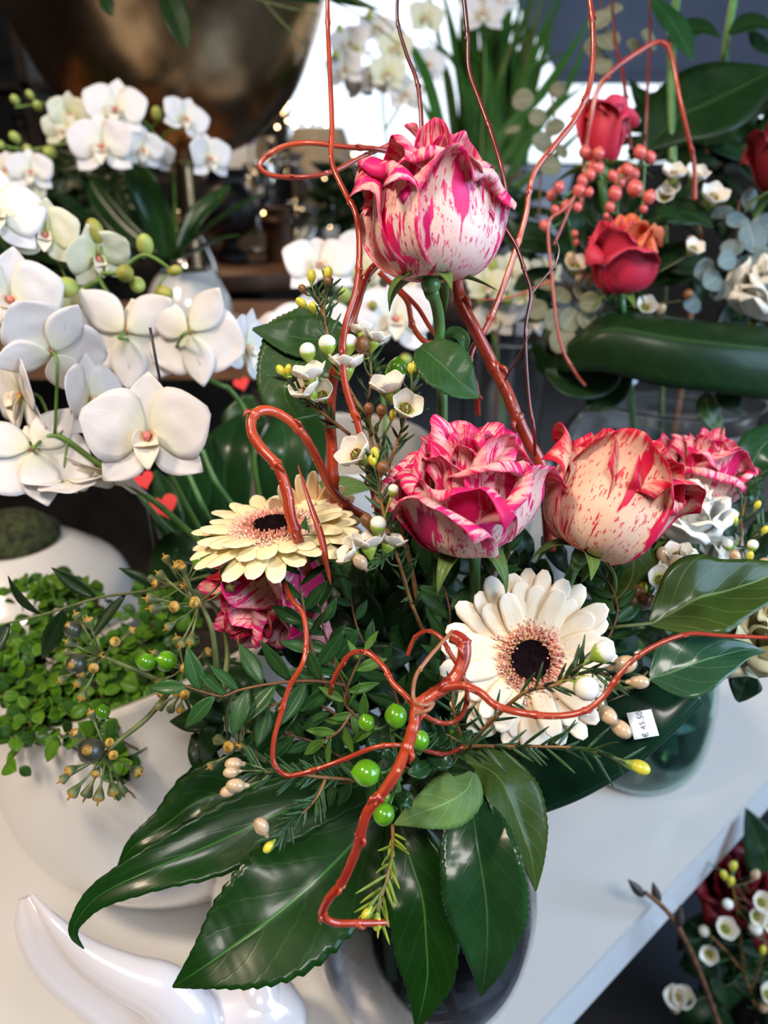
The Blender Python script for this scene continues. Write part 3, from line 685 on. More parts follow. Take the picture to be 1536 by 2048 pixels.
# ------------------------------------------------------------ main vase, smoky glass
vc = V((.030, .405, TZ))
vase = thing('glass_vase', 'round smoky grey glass vase holding the rose bouquet', 'vase', vc)
vp = [(.045, .001), (.066, .006), (.083, .04), (.090, .085), (.086, .125), (.066, .165), (.050, .19), (.049, .215), (.054, .235)]
part('vessel', MB().lathe(hollow(vp, .0035), 72, vc), M['smoke'], vase)
for q in range(7):
    a = q*.9; part('cut_stem', MB().tube([vc + V((cos(a)*.02, sin(a)*.02, .20)), vc + V((cos(a+2)*.035, sin(a+2)*.035, .10)), vc + V((cos(a+2.6)*.05, sin(a+2.6)*.05, .02))], .003+.0006*(q % 3), 8), M['rose_stem' if q % 3 else 'twig'], vase)
t = NT('vase_water'); M['water'] = t.bsdf((.42, .44, .46), .02, Transmission_Weight=1.0, IOR=1.33)
wp = [(.0005, .012)] + smooth([(.05, .0125), (.0615, .02), (.0786, .045), (.0855, .085), (.0832, .115)]) + [(.0005, .115)]
part('water', MB().lathe(wp, 64, vc), M['water'], vase)
NECK = ('w', vc.x, vc.y, TZ+.225)
def foot(dx, dy, z=.02): return ('w', vc.x+dx, vc.y+dy, TZ+z)

# ------------------------------------------------------------ flowers of the main bouquet
rose('rose', 'pink and cream striped rose standing tallest at the top of the bouquet', PF(862, 552, .372, (.02, 1, .14), 20), M['rose'], .88, 11, 'goblet', [(875, 620, .385), (880, 690, .40), (885, 900, .42), (870, 1300, .44), NECK, foot(-.02, .0)], 5, sdown=15, mats2=M['rose_pink'], stemr=.0031)
rose('rose', 'pink and white striped rose wide open in the middle of the bouquet', PF(935, 1072, .385, (-.06, .90, .40), 60), M['rose_pink'], 1.03, 23, 'bloom', [(950, 1150, .41), (930, 1400, .44), NECK, foot(.02, .01)], 5, sdown=60, mats2=M['rose'])
rose('rose', 'cream and red edged rose leaning right beside the middle rose', PF(1168, 1100, .385, (.44, .88, .10), 10), M['rose_cream'], .85, 37, 'goblet', [(1130, 1180, .42), (1050, 1400, .44), NECK, foot(.03, .02)], 5, mats2=M['rose_cream'])
rose('rose', 'crumpled pink striped rose drooping under the yellow gerbera', PF(588, 1118, .440, (-.60, -.68, .42), 30), M['rose'], .95, 41, 'bloom', [(590, 1180, .46), (700, 1400, .46), NECK, foot(-.03, .02)], 4, mats2=M['rose_cream'])
gerbera('cream gerbera with a black eye facing the viewer at the right', PF(1058, 1318, .395, (.10, .12, 1), 0), .0475, M['gerb'], 3, 27, 10, stem=[(1040, 1420, .44), NECK, foot(.0, .03)])
gerbera('pale yellow gerbera seen edge-on above the drooping rose', PF(545, 1058, .395, (-.05, .90, .42), 0), .0445, M['gerb_y'], 5, 24, 2, stem=[(600, 1250, .44), NECK, foot(-.04, .0)])
gerbera('peach gerbera turned away behind the yellow one and the hooked twig', PF(616, 1064, .428, (-.50, .30, -.75), 0), .0340, M['gerb_o'], 8, 20, 6, stem=[(700, 1200, .46), NECK, foot(-.01, -.02)])

# ------------------------------------------------------------ red willow
willow('tall thin red willow twig rising past the left side of the top rose', [(655, -30, .40), (656, 60, .40), (660, 150, .395), (664, 250, .39), (664, 325, .385), (690, 385, .38), (712, 430, .375), (719, 500, .375), (712, 580, .375), (690, 655, .375), (685, 720, .378), (693, 780, .38), (715, 845, .382), (728, 900, .385), (740, 950, .40), (760, 1040, .43)], .0011, .0021, 'willow', 7, 1)
willow('dark willow twig entering at the top and ending behind the top rose', [(797, -30, .43), (795, 40, .43), (812, 105, .43), (833, 160, .43), (841, 215, .43), (845, 300, .43), (850, 420, .44)], .0009, .0015, 'willow_d', 3, 2)
willow('purple-brown willow twig curving down the right side of the top rose', [(925, -30, .42), (935, 70, .42), (938, 140, .42), (960, 205, .418), (982, 265, .415), (1003, 335, .41), (1012, 395, .41), (1003, 440, .41), (1032, 492, .41), (1050, 545, .41), (1062, 590, .41), (1052, 650, .41), (1052, 720, .41), (1058, 800, .41), (1068, 860, .41), (1070, 910, .42)], .0013, .0010, 'willow_d', 6, 3,
       extra=[([(1060, 592, .41), (1085, 560, .41), (1110, 530, .41), (1118, 500, .41), (1112, 480, .41)], .0008, .0005, 'willow_d'), ([(1055, 655, .41), (1050, 690, .41), (1030, 725, .415), (1010, 760, .42)], .0008, .0006, 'willow_d')])
willow('long red willow twig sweeping down from the top edge right of the rose', [(1175, -30, .44), (1186, 60, .44), (1181, 165, .44), (1150, 238, .44), (1110, 290, .44), (1072, 340, .44), (1058, 385, .44), (1052, 430, .44), (1030, 505, .44), (1000, 590, .44), (972, 655, .44), (945, 700, .44), (940, 735, .44), (952, 775, .44), (956, 830, .45)], .0016, .0018, 'willow', 8, 4)
willow('thick red willow stem between the top rose and the middle rose', [(912, 540, .425), (920, 600, .425), (950, 660, .425), (985, 730, .43), (1014, 785, .43), (1032, 830, .43), (1055, 880, .435), (1085, 945, .44), (1100, 1100, .45)], .0038, .0036, 'willow', 4, 5)
willow('red willow twig bent into a flat loop left of the top rose', [(800, 310, .47), (752, 298, .46), (690, 294, .455), (620, 286, .45), (568, 293, .45), (530, 315, .45), (520, 335, .45), (548, 352, .45), (610, 354, .45), (668, 342, .455), (715, 318, .46), (755, 300, .465), (800, 280, .47)], .0017, .0014, 'willow', 4, 6)
willow('red willow branch forking behind the waxflowers under the top rose', [(765, 520, .42), (738, 545, .41), (722, 580, .405), (705, 635, .40), (685, 690, .40), (668, 750, .405), (660, 830, .41), (664, 900, .415), (668, 1000, .42), (690, 1100, .44)], .0022, .0036, 'willow', 3, 7)
willow('hooked red willow branch bending over the yellow gerbera', [(735, 1035, .43), (700, 1015, .42), (662, 978, .41), (640, 930, .40), (608, 872, .39), (570, 835, .385), (532, 820, .38), (506, 832, .375), (504, 865, .372), (525, 900, .37), (556, 935, .37), (574, 985, .37), (582, 1035, .37), (598, 1085, .375), (615, 1145, .39)], .0024, .0030, 'willow', 5, 8, n=150)
willow('thin curled willow twigs under the head of the top rose', [(758, 545, .44), (790, 575, .44), (815, 605, .44), (825, 650, .44), (848, 682, .44), (885, 692, .445), (900, 740, .45)], .0016, .0017, 'willow', 3, 9, extra=[([(800, 580, .445), (835, 615, .445), (860, 655, .445), (880, 680, .445)], .0016, .0014)])
willow('thickest orange-red willow branch drooping in front of the bouquet', [(905, 1272, .345), (928, 1288, .342), (924, 1330, .34), (898, 1368, .338), (862, 1392, .335), (836, 1412, .333), (828, 1450, .33), (812, 1500, .328), (790, 1548, .326), (762, 1590, .325), (736, 1622, .325), (722, 1665, .326), (708, 1712, .328), (684, 1765, .33), (657, 1798, .332), (646, 1828, .335), (668, 1845, .338), (715, 1846, .342), (775, 1845, .35)], .0034, .0016, 'willow', 9, 10, n=220)
willow('orange-brown willow twig reaching across the cream gerbera to the right edge', [(840, 1402, .338), (880, 1378, .335), (925, 1372, .333), (960, 1385, .33), (990, 1410, .328), (1040, 1425, .325), (1110, 1432, .325), (1168, 1422, .325), (1208, 1392, .325), (1238, 1350, .325), (1275, 1313, .325), (1325, 1285, .325), (1382, 1268, .325), (1450, 1272, .325), (1560, 1276, .325)], .0021, .0008, 'willow', 9, 11, n=160)
willow('red willow twig arching left from the thick drooping branch', [(832, 1418, .34), (812, 1392, .34), (785, 1365, .345), (768, 1335, .35), (735, 1306, .355), (702, 1308, .36), (680, 1335, .365), (665, 1365, .37), (660, 1395, .38)], .0014, .0013, 'willow', 5, 12)
willow('long thin willow twig looping down at the left of the green berries', [(560, 1140, .40), (580, 1195, .375), (606, 1228, .37), (613, 1280, .365), (606, 1325, .36), (580, 1372, .36), (563, 1425, .358), (548, 1480, .356), (548, 1525, .355), (572, 1550, .355), (612, 1545, .355), (680, 1522, .355), (745, 1496, .35), (792, 1490, .35), (840, 1498, .36), (890, 1508, .37), (935, 1488, .38)], .0014, .0011, 'willow', 7, 13, n=150)
willow('small red willow hoop beside the cream gerbera', [(815, 1310, .37), (830, 1275, .365), (856, 1262, .36), (882, 1276, .355), (900, 1306, .352), (922, 1345, .35), (934, 1385, .35), (925, 1428, .35), (900, 1446, .35), (868, 1442, .348), (842, 1425, .342)], .0011, .0012, 'willow', 4, 14)
willow('pale brown tendril wound around the thick willow branch', [(905, 1262, .345), (875, 1295, .335), (850, 1325, .328), (832, 1352, .326), (826, 1385, .325), (832, 1405, .322), (850, 1410, .320), (866, 1406, .324), (856, 1420, .320), (830, 1428, .322)], .0009, .0009, 'willow_b', 2, 15)
sl = sheet([(596, 930, .372, 1.0), (618, 1000, .368, 4.5), (642, 1070, .366, 7), (652, 1120, .366, 6), (662, 1170, .37, 1)], (.5, .1, 1), 24, 3, thick=.0005)
solo('bark_strip', sl, M['willow'], 'thin pointed orange bark strip hanging beside the peach gerbera', 'bark strip')

# ------------------------------------------------------------ leaves around the vase
def leafthing(name, label, mats, sheets, petiole=None, pr=.0015, group=None, cat='leaf', pm='rose_stem'):
    mb = MB()
    for s in sheets: sheet(mb=mb, **s)
    if petiole is None: return solo(name, mb, M[mats], label, cat, group)
    pp = path(petiole, len(petiole)*7); t = thing(name, label, cat, pp[-1], group)
    part('blade', mb, M[mats], t); part('leaf_stalk', MB().tube(pp, pr, 8), M[pm], t); return t
S = lambda mid, face=(0, .3, 1), **k: dict(mid=mid, face=face, **k)
leafthing('fatsia_leaf', 'big glossy fatsia leaf spreading three long fingers over the white table', 'fatsia', [
    S([(790, 1590, .46, 30), (735, 1655, .445, 78), (660, 1735, .43, 112), (565, 1820, .415, 122), (475, 1885, .405, 92), (405, 1935, .40, 42), (345, 1974, .40, 2)], (-.15, .45, 1), nv=90, nu=15, fold=7, serr=22, sa=.07, wave=.12, seed=1),
    S([(760, 1560, .46, 26), (650, 1590, .45, 52), (540, 1635, .44, 66), (420, 1690, .43, 62), (300, 1740, .42, 42), (200, 1790, .415, 26), (155, 1840, .412, 14), (148, 1870, .412, 8), (168, 1898, .412, 1)], (.1, .5, 1), nv=90, nu=13, fold=9, serr=24, sa=.07, wave=.15, seed=2),
    S([(720, 1530, .47, 26), (600, 1545, .465, 60), (480, 1580, .455, 72), (400, 1600, .45, 62), (330, 1650, .445, 34), (270, 1690, .44, 18), (235, 1735, .44, 2)], (-.1, .4, 1), nv=80, nu=13, fold=8, serr=18, sa=.08, wave=.15, seed=3)],
    [(790, 1580, .46), (820, 1560, .48), (840, 1600, .50)])
leafthing('fatsia_leaf', 'narrow glossy fatsia finger pointing straight down the vase', 'fatsia', [
    S([(800, 1640, .445, 30), (822, 1720, .43, 62), (845, 1800, .42, 70), (852, 1880, .415, 66), (855, 1950, .412, 54), (845, 2010, .412, 26), (832, 2060, .415, 2)], (-.1, .25, 1), nv=80, nu=13, fold=10, serr=16, sa=.07, wave=.16, seed=4)])
leafthing('salal_leaf', 'broad toothed blue-green leaf hanging in front of the vase', 'salal', [
    S([(942, 1595, .415, 20), (950, 1650, .405, 62), (962, 1730, .395, 82), (972, 1800, .392, 84), (975, 1860, .392, 68), (972, 1930, .396, 34), (962, 1992, .402, 2)], (-.15, .25, 1), nv=90, nu=13, fold=13, serr=28, sa=.06, wave=.13, seed=5)], [(942, 1598, .415), (925, 1560, .43), (900, 1540, .45)])
leafthing('salal_leaf', 'olive toothed leaf behind the blue-green one at the right of the vase', 'olive_leaf', [
    S([(925, 1520, .43, 12), (985, 1545, .425, 48), (1020, 1600, .42, 66), (1050, 1670, .418, 52), (1066, 1730, .418, 28), (1072, 1782, .42, 2)], (.5, .4, .8), nv=70, nu=11, fold=16, serr=24, sa=.06, wave=.1, seed=6)], [(925, 1522, .43), (905, 1510, .44), (880, 1520, .45)])
leafthing('salal_leaf', 'pale green leaf showing its underside below the green berries', 'pale_leaf', [
    S([(948, 1545, .385, 10), (935, 1578, .38, 44), (900, 1602, .375, 52), (862, 1618, .372, 40), (825, 1632, .372, 24), (788, 1649, .375, 2)], (.2, .45, 1), nv=60, nu=11, fold=-14, serr=20, sa=.05, wave=.2, seed=7)])
leafthing('salal_leaf', 'dark shaded leaf curled right behind the pale leaf', 'dark_leaf', [
    S([(800, 1560, .40, 10), (850, 1545, .395, 26), (900, 1532, .39, 24), (950, 1542, .388, 4)], (.1, .8, .6), nv=40, fold=12)])
ridge = spline([(1000, 1622, .450, 60), (1075, 1602, .440, 92), (1165, 1566, .430, 118), (1262, 1508, .424, 112), (1330, 1448, .422, 86), (1394, 1384, .426, 40)], 40); G = []
for i in range(40):
    p = P(*ridge[i][:3]); q = P(*ridge[min(i+1, 39)][:3]) - P(*ridge[max(i-1, 0)][:3]); t_ = q.normalized(); n1 = SV((.06, .52, 1)); n1 = (n1 - t_*n1.dot(t_)).normalized(); w = n1.cross(t_).normalized()
    if w.dot(UP) < 0: w = -w
    W = ridge[i][3]*ridge[i][2]/FPX; R_ = .0075; row = []
    for k in range(11): s_ = 1 - k/10; row.append(p + w*(W*s_) - n1*(W*.12*s_*s_))
    for k in range(1, 10): a = radians(150*k/9); row.append(p - w*(R_*sin(a)) - n1*(R_*(1-cos(a))))
    e = row[-1]; dr = (w*(-cos(radians(150))) - n1*sin(radians(150))).normalized()
    for k in range(1, 7): row.append(e + dr*(.006*k) - n1*.0006*k)
    G.append(row)
solo('aspidistra_leaf', MB().grid(G, [[(j/25, i/39) for j in range(26)] for i in range(40)], .0005), M['aspid'], 'dark aspidistra leaf folded under the cream gerbera, carrying the price sticker', 'leaf')
# price sticker lying on the leaf
tp = P(1284, 1449, .4155); tm = frame(tp, SV((.06, .45, 1)), 8)
sg = []
tag = thing('price_sticker', 'small white price sticker reading € 45.50 on the folded dark leaf', 'price sticker', tp)
k = .4175/FPX
G = [[tm @ V((x*26*k, y*26*k, .0008 + .0004*x*x)) for x in (-1, -.5, 0, .5, 1)] for y in (-1, 0, 1)]
part('label_paper', MB().grid(G, None, .0003), M['paper'], tag)
cu = bpy.data.curves.new('price', 'FONT'); cu.body = '€ 45.50'; cu.size = .0050; cu.align_x = 'CENTER'; cu.align_y = 'CENTER'; cu.extrude = .00008
to = bpy.data.objects.new('price_text', cu); COL.objects.link(to)
dg = bpy.context.evaluated_depsgraph_get(); me = bpy.data.meshes.new_from_object(to.evaluated_get(dg)); bpy.data.objects.remove(to)
me.materials.clear(); me.materials.append(M['ink'])
inst('price_text', me, tag, tm @ Matrix.Translation((0, 0, .00135)) @ Matrix.Rotation(pi/2, 4, 'Z') @ Matrix.Scale(.93, 4))

leafthing('ivy_leaf', 'large olive ivy leaf at the right edge, the upper of two', 'ivy_leaf', [
    S([(1300, 1248, .40, 6), (1345, 1225, .40, 52), (1400, 1195, .40, 84), (1460, 1180, .405, 62), (1520, 1160, .41, 44), (1580, 1130, .42, 6)], (-.1, .45, 1), nv=50, nu=13, fold=14, wave=.1, seed=10)], [(1302, 1247, .40), (1250, 1252, .40), (1200, 1256, .41), (1150, 1240, .43)], .0010, pm='twig_g')
leafthing('ivy_leaf', 'bluish pointed ivy leaf at the right edge, the lower of two', 'ivy_blue', [
    S([(1300, 1358, .40, 6), (1340, 1345, .40, 58), (1385, 1328, .40, 62), (1440, 1312, .402, 40), (1490, 1300, .405, 18), (1530, 1304, .41, 2)], (.1, .60, .9), nv=50, nu=13, fold=12, wave=.1, seed=11)], [(1302, 1358, .40), (1260, 1375, .405), (1200, 1380, .42)], .0010, pm='twig_g')
leafthing('rose_leaf', 'serrated green leaf behind the waxflowers, left of the willow', 'rose_leaf', [
    S([(655, 640, .44, 60), (620, 690, .435, 92), (585, 740, .43, 76), (570, 790, .428, 48), (600, 840, .43, 4)], (-.1, .2, 1), nv=80, nu=13, fold=6, serr=26, sa=.06, wave=.12, seed=12),
    S([(690, 690, .44, 40), (640, 680, .436, 50), (580, 672, .432, 40), (505, 658, .43, 3)], (0, .2, 1), nv=50, nu=11, fold=5, serr=20, sa=.08, wave=.1, seed=13)])
leafthing('rose_leaf', 'toothed dark leaf on the stem just below the top rose', 'rose_leaf', [
    S([(838, 695, .375, 10), (862, 710, .37, 44), (892, 738, .368, 56), (925, 768, .368, 38), (958, 796, .372, 2)], (.1, .3, 1), nv=60, nu=11, fold=12, serr=16, sa=.07, wave=.12, seed=14)])
leafthing('rose_leaf', 'small curled leaf right of the stem under the top rose', 'rose_leaf', [
    S([(890, 690, .40, 4), (905, 668, .395, 14), (925, 680, .393, 14), (928, 710, .395, 3)], (.3, .3, 1), nv=20, cup=.5)])
leafthing('salal_leaf', 'olive leaf hanging under the right rose', 'olive_leaf', [
    S([(1235, 1080, .45, 10), (1265, 1110, .45, 44), (1262, 1160, .45, 50), (1230, 1200, .45, 34), (1190, 1215, .452, 3)], (.2, .3, 1), nv=30, fold=8)])
leafthing('round_leaf', 'bright green round leaf over the rim of the white bowl behind the gerberas', 'pale_leaf', [
    S([(600, 1010, .52, 10), (640, 985, .52, 34), (690, 972, .52, 36), (740, 975, .52, 8)], (.1, .8, .6), nv=24)])

# ------------------------------------------------------------ dark filler foliage inside the bouquet
rf = random.Random(5)
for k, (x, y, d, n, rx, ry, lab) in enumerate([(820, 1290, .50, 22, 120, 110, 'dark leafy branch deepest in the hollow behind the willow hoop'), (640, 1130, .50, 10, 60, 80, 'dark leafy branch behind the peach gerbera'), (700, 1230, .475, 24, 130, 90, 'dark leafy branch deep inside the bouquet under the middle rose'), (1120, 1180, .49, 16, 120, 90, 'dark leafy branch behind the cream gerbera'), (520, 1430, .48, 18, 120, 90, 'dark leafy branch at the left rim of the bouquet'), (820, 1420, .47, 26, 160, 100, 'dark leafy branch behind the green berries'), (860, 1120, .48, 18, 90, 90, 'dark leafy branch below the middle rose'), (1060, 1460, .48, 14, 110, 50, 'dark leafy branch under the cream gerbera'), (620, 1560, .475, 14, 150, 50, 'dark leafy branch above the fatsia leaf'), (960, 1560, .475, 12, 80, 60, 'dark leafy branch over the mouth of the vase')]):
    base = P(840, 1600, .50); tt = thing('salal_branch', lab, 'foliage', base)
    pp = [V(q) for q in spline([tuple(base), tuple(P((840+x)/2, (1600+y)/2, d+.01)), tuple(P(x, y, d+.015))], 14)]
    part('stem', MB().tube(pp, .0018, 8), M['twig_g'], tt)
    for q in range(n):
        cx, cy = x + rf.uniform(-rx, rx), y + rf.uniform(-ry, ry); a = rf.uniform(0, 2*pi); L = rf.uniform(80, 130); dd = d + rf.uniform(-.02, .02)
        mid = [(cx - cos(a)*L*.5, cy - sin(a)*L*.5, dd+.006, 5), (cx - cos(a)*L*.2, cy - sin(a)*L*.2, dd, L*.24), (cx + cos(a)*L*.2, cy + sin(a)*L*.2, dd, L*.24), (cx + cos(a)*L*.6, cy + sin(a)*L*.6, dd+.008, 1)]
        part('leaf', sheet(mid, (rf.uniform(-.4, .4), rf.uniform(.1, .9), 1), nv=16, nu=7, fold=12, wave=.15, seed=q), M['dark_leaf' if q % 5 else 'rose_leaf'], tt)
# pistacia sprigs
PS = [('leafsprig pistacia lying across the left of the bouquet below the drooping rose', [[(690, 1370, .385), (620, 1362, .38), (540, 1368, .375), (480, 1380, .372), (440, 1392, .372), (370, 1372, .372)]], 13, .024, .0085, 'pist'),
      ('upright pistacia sprig beside the thin looping willow twig', [[(650, 1370, .40), (625, 1300, .39), (610, 1230, .385), (600, 1160, .385), (606, 1110, .385)]], 11, .024, .009, 'pist'),
      ('pistacia sprig with pointed leaves right of the drooping rose', [[(700, 1400, .41), (672, 1330, .40), (650, 1270, .395), (640, 1210, .395)]], 10, .022, .009, 'pist'),
      ('light green pistacia sprig left of the green berries', [[(760, 1460, .385), (710, 1430, .38), (690, 1400, .375), (705, 1350, .375), (730, 1300, .375)], [(705, 1420, .38), (680, 1460, .375), (650, 1480, .375)]], 17, .017, .006, 'pist_l'),
      ('pistacia sprig hanging over the long willow loop', [[(700, 1450, .40), (640, 1410, .392), (585, 1400, .388), (520, 1420, .388)]], 12, .020, .0085, 'pist'),
      ('pistacia sprig in the shade above the fatsia leaf', [[(740, 1560, .42), (660, 1500, .41), (580, 1470, .405), (500, 1465, .41)]], 14, .020, .008, 'pist'),
      ('pistacia sprig below the middle rose, left of the gerbera', [[(880, 1380, .42), (890, 1300, .41), (900, 1230, .41), (885, 1160, .415)]], 11, .022, .008, 'pist'),
      ('narrow-leaved sprig between the middle rose and the gerbera', [[(1000, 1200, .43), (985, 1150, .43), (1010, 1110, .43), (1020, 1050, .435)]], 8, .020, .008, 'pist'),
      ('dark sprig right of the gerbera under the olive ivy leaf', [[(1180, 1330, .44), (1220, 1270, .44), (1235, 1210, .445), (1210, 1150, .45)]], 12, .022, .008, 'pist'),
      ('thin sprig in the dark hollow at the bouquet centre', [[(800, 1420, .43), (770, 1340, .425), (720, 1270, .42), (700, 1190, .425)]], 10, .018, .007, 'pist'),
      ('pistacia sprig under the green berries', [[(860, 1560, .40), (790, 1530, .395), (720, 1560, .395), (650, 1570, .40)]], 12, .016, .007, 'pist')]
for i, (lab, pa, n, L, W, m_) in enumerate(PS):
    leafsprig('pistacia_sprig', lab.replace('leafsprig ', 'long '), pa, n, L, W, i+3, m_, rad=.0008)

# ------------------------------------------------------------ green berries
def berries(name, label, stems, bs, leaves, seed=0, bm='berry_g', group=None, cat='berries', br=1.0, lm='salal'):
    t = thing(name, label, cat, P(*stems[0][0]), group); mb = MB()
    for s in stems: p = path(s, len(s)*6); mb.tube(p, [.0014-.0005*i/(len(p)-1) for i in range(len(p))], 8)
    part('stem', mb, M['rose_stem'], t); ap = [q for s in stems for q in path(s, 12)]
    for b in bs:
        c = P(b[0], b[1], b[2]); r = b[3]*b[2]/FPX; ax = SV(b[4] if len(b) > 4 else (0, 1, .2))
        m = frame(c, ax); o = MB().lathe(smooth([(.05*r, -r*1.02), (r*.62, -r*.82), (r*.98, -r*.1), (r*.88, r*.55), (r*.42, r*1.02), (r*.06, r*1.22), (r*.01, r*1.32)]), 20).xf(m)
        bo = part('berry', o, M[bm], t)
        q = min(ap, key=lambda a: (a-(c-ax*r)).length)
        if (q-c).length < .04*max(1, b[2]/.4): part('berry_stalk', MB().tube([c-ax*r*.9, (c-ax*r*1.3+q)*.5, q], .0008*max(1, b[2]/.6), 6), M['rose_stem'], t)
        for s in range(4 if bm == 'berry_g' else 0):
            part('bract', blade(r*1.0, r*.7, OVAL, bend=-30, cup=.2, nv=6).xf(m @ Matrix.Translation((0, 0, -r*.95)) @ Matrix.Rotation(pi/2*s, 4, 'Z') @ Matrix.Rotation(radians(18), 4, 'X')), M['rose_leaf'], t)
    for lf in leaves: part('leaf', sheet(lf, (.1, .5, 1), nv=20, nu=7, fold=8, wave=.1), M[lm], t)
    return t
berries('hypericum_sprig', 'upper green berry cluster just left of the thick willow branch', [[(800, 1560, .385), (790, 1500, .375), (780, 1450, .37)]], [(733, 1446, .352, 17, (-.3, 1, .3)), (792, 1433, .35, 23, (-.2, 1, .2)), (838, 1481, .352, 21, (0, .9, .5))],
        [[(780, 1480, .37, 5), (755, 1490, .362, 15), (738, 1480, .36, 3)], [(840, 1500, .37, 5), (875, 1478, .365, 16), (890, 1462, .362, 3)], [(800, 1450, .375, 5), (815, 1420, .37, 14), (822, 1395, .37, 3)]])
berries('hypericum_sprig', 'single large ribbed green berry left of the thick willow branch', [[(800, 1590, .385), (790, 1545, .375), (775, 1540, .365)]], [(734, 1546, .342, 27, (-1, .15, .3))],
        [[(760, 1540, .36, 5), (775, 1515, .352, 16), (770, 1495, .352, 3)]])
berries('hypericum_sprig', 'lowest pair of green berries touching the thick willow branch', [[(810, 1640, .39), (800, 1600, .375), (790, 1580, .37)]], [(767, 1594, .352, 14, (-.2, 1, .3)), (768, 1628, .348, 22, (-.4, -.3, .8))],
        [[(790, 1590, .365, 4), (810, 1600, .36, 18), (822, 1615, .36, 3)]])
berries('hypericum_sprig', 'green leafy knot of hypericum right of the willow branch', [[(860, 1580, .40), (870, 1530, .385), (875, 1500, .38)]], [(905, 1460, .40, 10)],
        [[(850, 1500, .375, 5), (885, 1520, .37, 22), (905, 1530, .37, 4)], [(870, 1520, .38, 5), (840, 1540, .372, 18), (815, 1545, .37, 3)], [(890, 1490, .385, 5), (920, 1480, .38, 18), (945, 1462, .38, 3)]])
berries('hypericum_sprig', 'two green berries among the ivy seed heads at the left', [[(400, 1370, .45), (370, 1340, .44), (330, 1330, .43)]], [(294, 1324, .425, 18, (-.9, .1, .4)), (333, 1322, .43, 21, (-.6, .3, .6)), (387, 1282, .44, 12, (0, 1, .3)), (205, 1425, .42, 15, (.1, 1, .2))], [])
berries('hypericum_sprig', 'green berry peeping out behind the dark leaf under the top rose', [[(800, 800, .45), (795, 760, .44)]], [(795, 738, .435, 20, (0, 1, .3)), (782, 748, .44, 12, (-.5, .6, .3))], [])

# ------------------------------------------------------------ waxflowers
waxsprig('tall waxflower sprig with many buds and open blooms between the willow twigs', [
    [(835, 1200, .42), (815, 1100, .405), (790, 1000, .40), (775, 930, .398), (745, 860, .396), (700, 780, .394), (665, 700, .392), (648, 640, .39), (632, 580, .388)],
    [(700, 870, .40), (650, 830, .395), (600, 790, .392), (575, 755, .39)], [(745, 900, .40), (735, 820, .398), (742, 750, .396), (738, 690, .395)], [(650, 650, .39), (648, 610, .388), (660, 570, .386)], [(778, 930, .40), (800, 870, .398), (820, 800, .396), (825, 750, .395)]],
    [(623, 553, .385, 'yellow', (0, 1, .2), 1.0), (656, 547, .385, 'yellow', (.1, 1, .2), 1.0), (656, 564, .382, 'brown', (.2, 1, .5), 1.0), (603, 606, .385, 'yellow', (-.7, .6, .2), 1), (626, 616, .383, 'yellow', (-.2, .5, .9), 1), (605, 578, .39, 'brown', (-.6, .8, .2), .8),
     (616, 706, .388, 'white', (-.1, 1, .3), 1.25), (655, 692, .388, 'white', (-.1, 1, .3), 1.35), (698, 690, .388, 'white', (.1, 1, .3), 1.3), (725, 690, .385, 'brown', (0, 1, .4), 1.5), (748, 682, .39, 'flower', (.3, 1, .3), 1.25), (727, 668, .395, 'flower', (-.1, 1, -.1), 1.1),
     (693, 735, .383, 'flower', (0, 1, .25), 1.5), (622, 755, .383, 'flower', (-.2, .9, .4), 1.5), (618, 782, .386, 'flower', (-.5, .6, .6), 1.5), (645, 792, .39, 'flower', (-.2, .5, .7), 1.2), (778, 780, .383, 'flower', (-.2, .9, .5), 1.6), (811, 818, .381, 'flower', (.3, .5, .9), 1.4),
     (738, 818, .388, 'brown', (-.1, 1, .4), 1.1), (763, 821, .388, 'brown', (.1, 1, .4), 1.1), (785, 830, .39, 'yellow', (.2, 1, .3), .9), (562, 742, .39, 'yellow', (-.5, .8, .2), 1), (577, 740, .39, 'yellow', (.1, 1, .2), .9), (822, 738, .393, 'yellow', (-.1, 1, .2), .9), (838, 740, .393, 'yellow', (.3, 1, .2), .9), (830, 730, .396, 'yellow', (.1, 1, .2), .8)],
    120, .013, 1, srad=.0011)
waxsprig('waxflower sprig climbing the left side of the middle rose', [
    [(845, 1260, .41), (820, 1200, .39), (800, 1130, .375), (775, 1060, .37), (762, 1000, .368), (755, 950, .367), (752, 920, .366)], [(790, 1080, .37), (770, 1110, .368), (745, 1120, .366)]],
    [(750, 908, .363, 'yellow', (-.1, 1, .3), 1.0), (745, 922, .360, 'yellow', (-.3, .9, .4), .9), (765, 936, .360, 'brown', (.2, .9, .5), 1.2), (716, 912, .372, 'flower', (-.6, .6, .7), 1.6), (786, 982, .362, 'white', (.3, 1, .3), .8), (733, 1042, .364, 'brown', (-.3, 1, .3), 1.2), (756, 1052, .358, 'white', (.1, 1, .3), 1.15),
     (738, 1092, .362, 'flower', (-.1, .9, .2), 1.4), (722, 1126, .358, 'beige', (-.5, .7, .6), 1.3), (778, 1088, .368, 'flower', (.4, .9, .1), 1.3), (705, 1108, .364, 'flower', (-.8, .5, .4), 1.2)],
    70, .012, 2, srad=.0010)
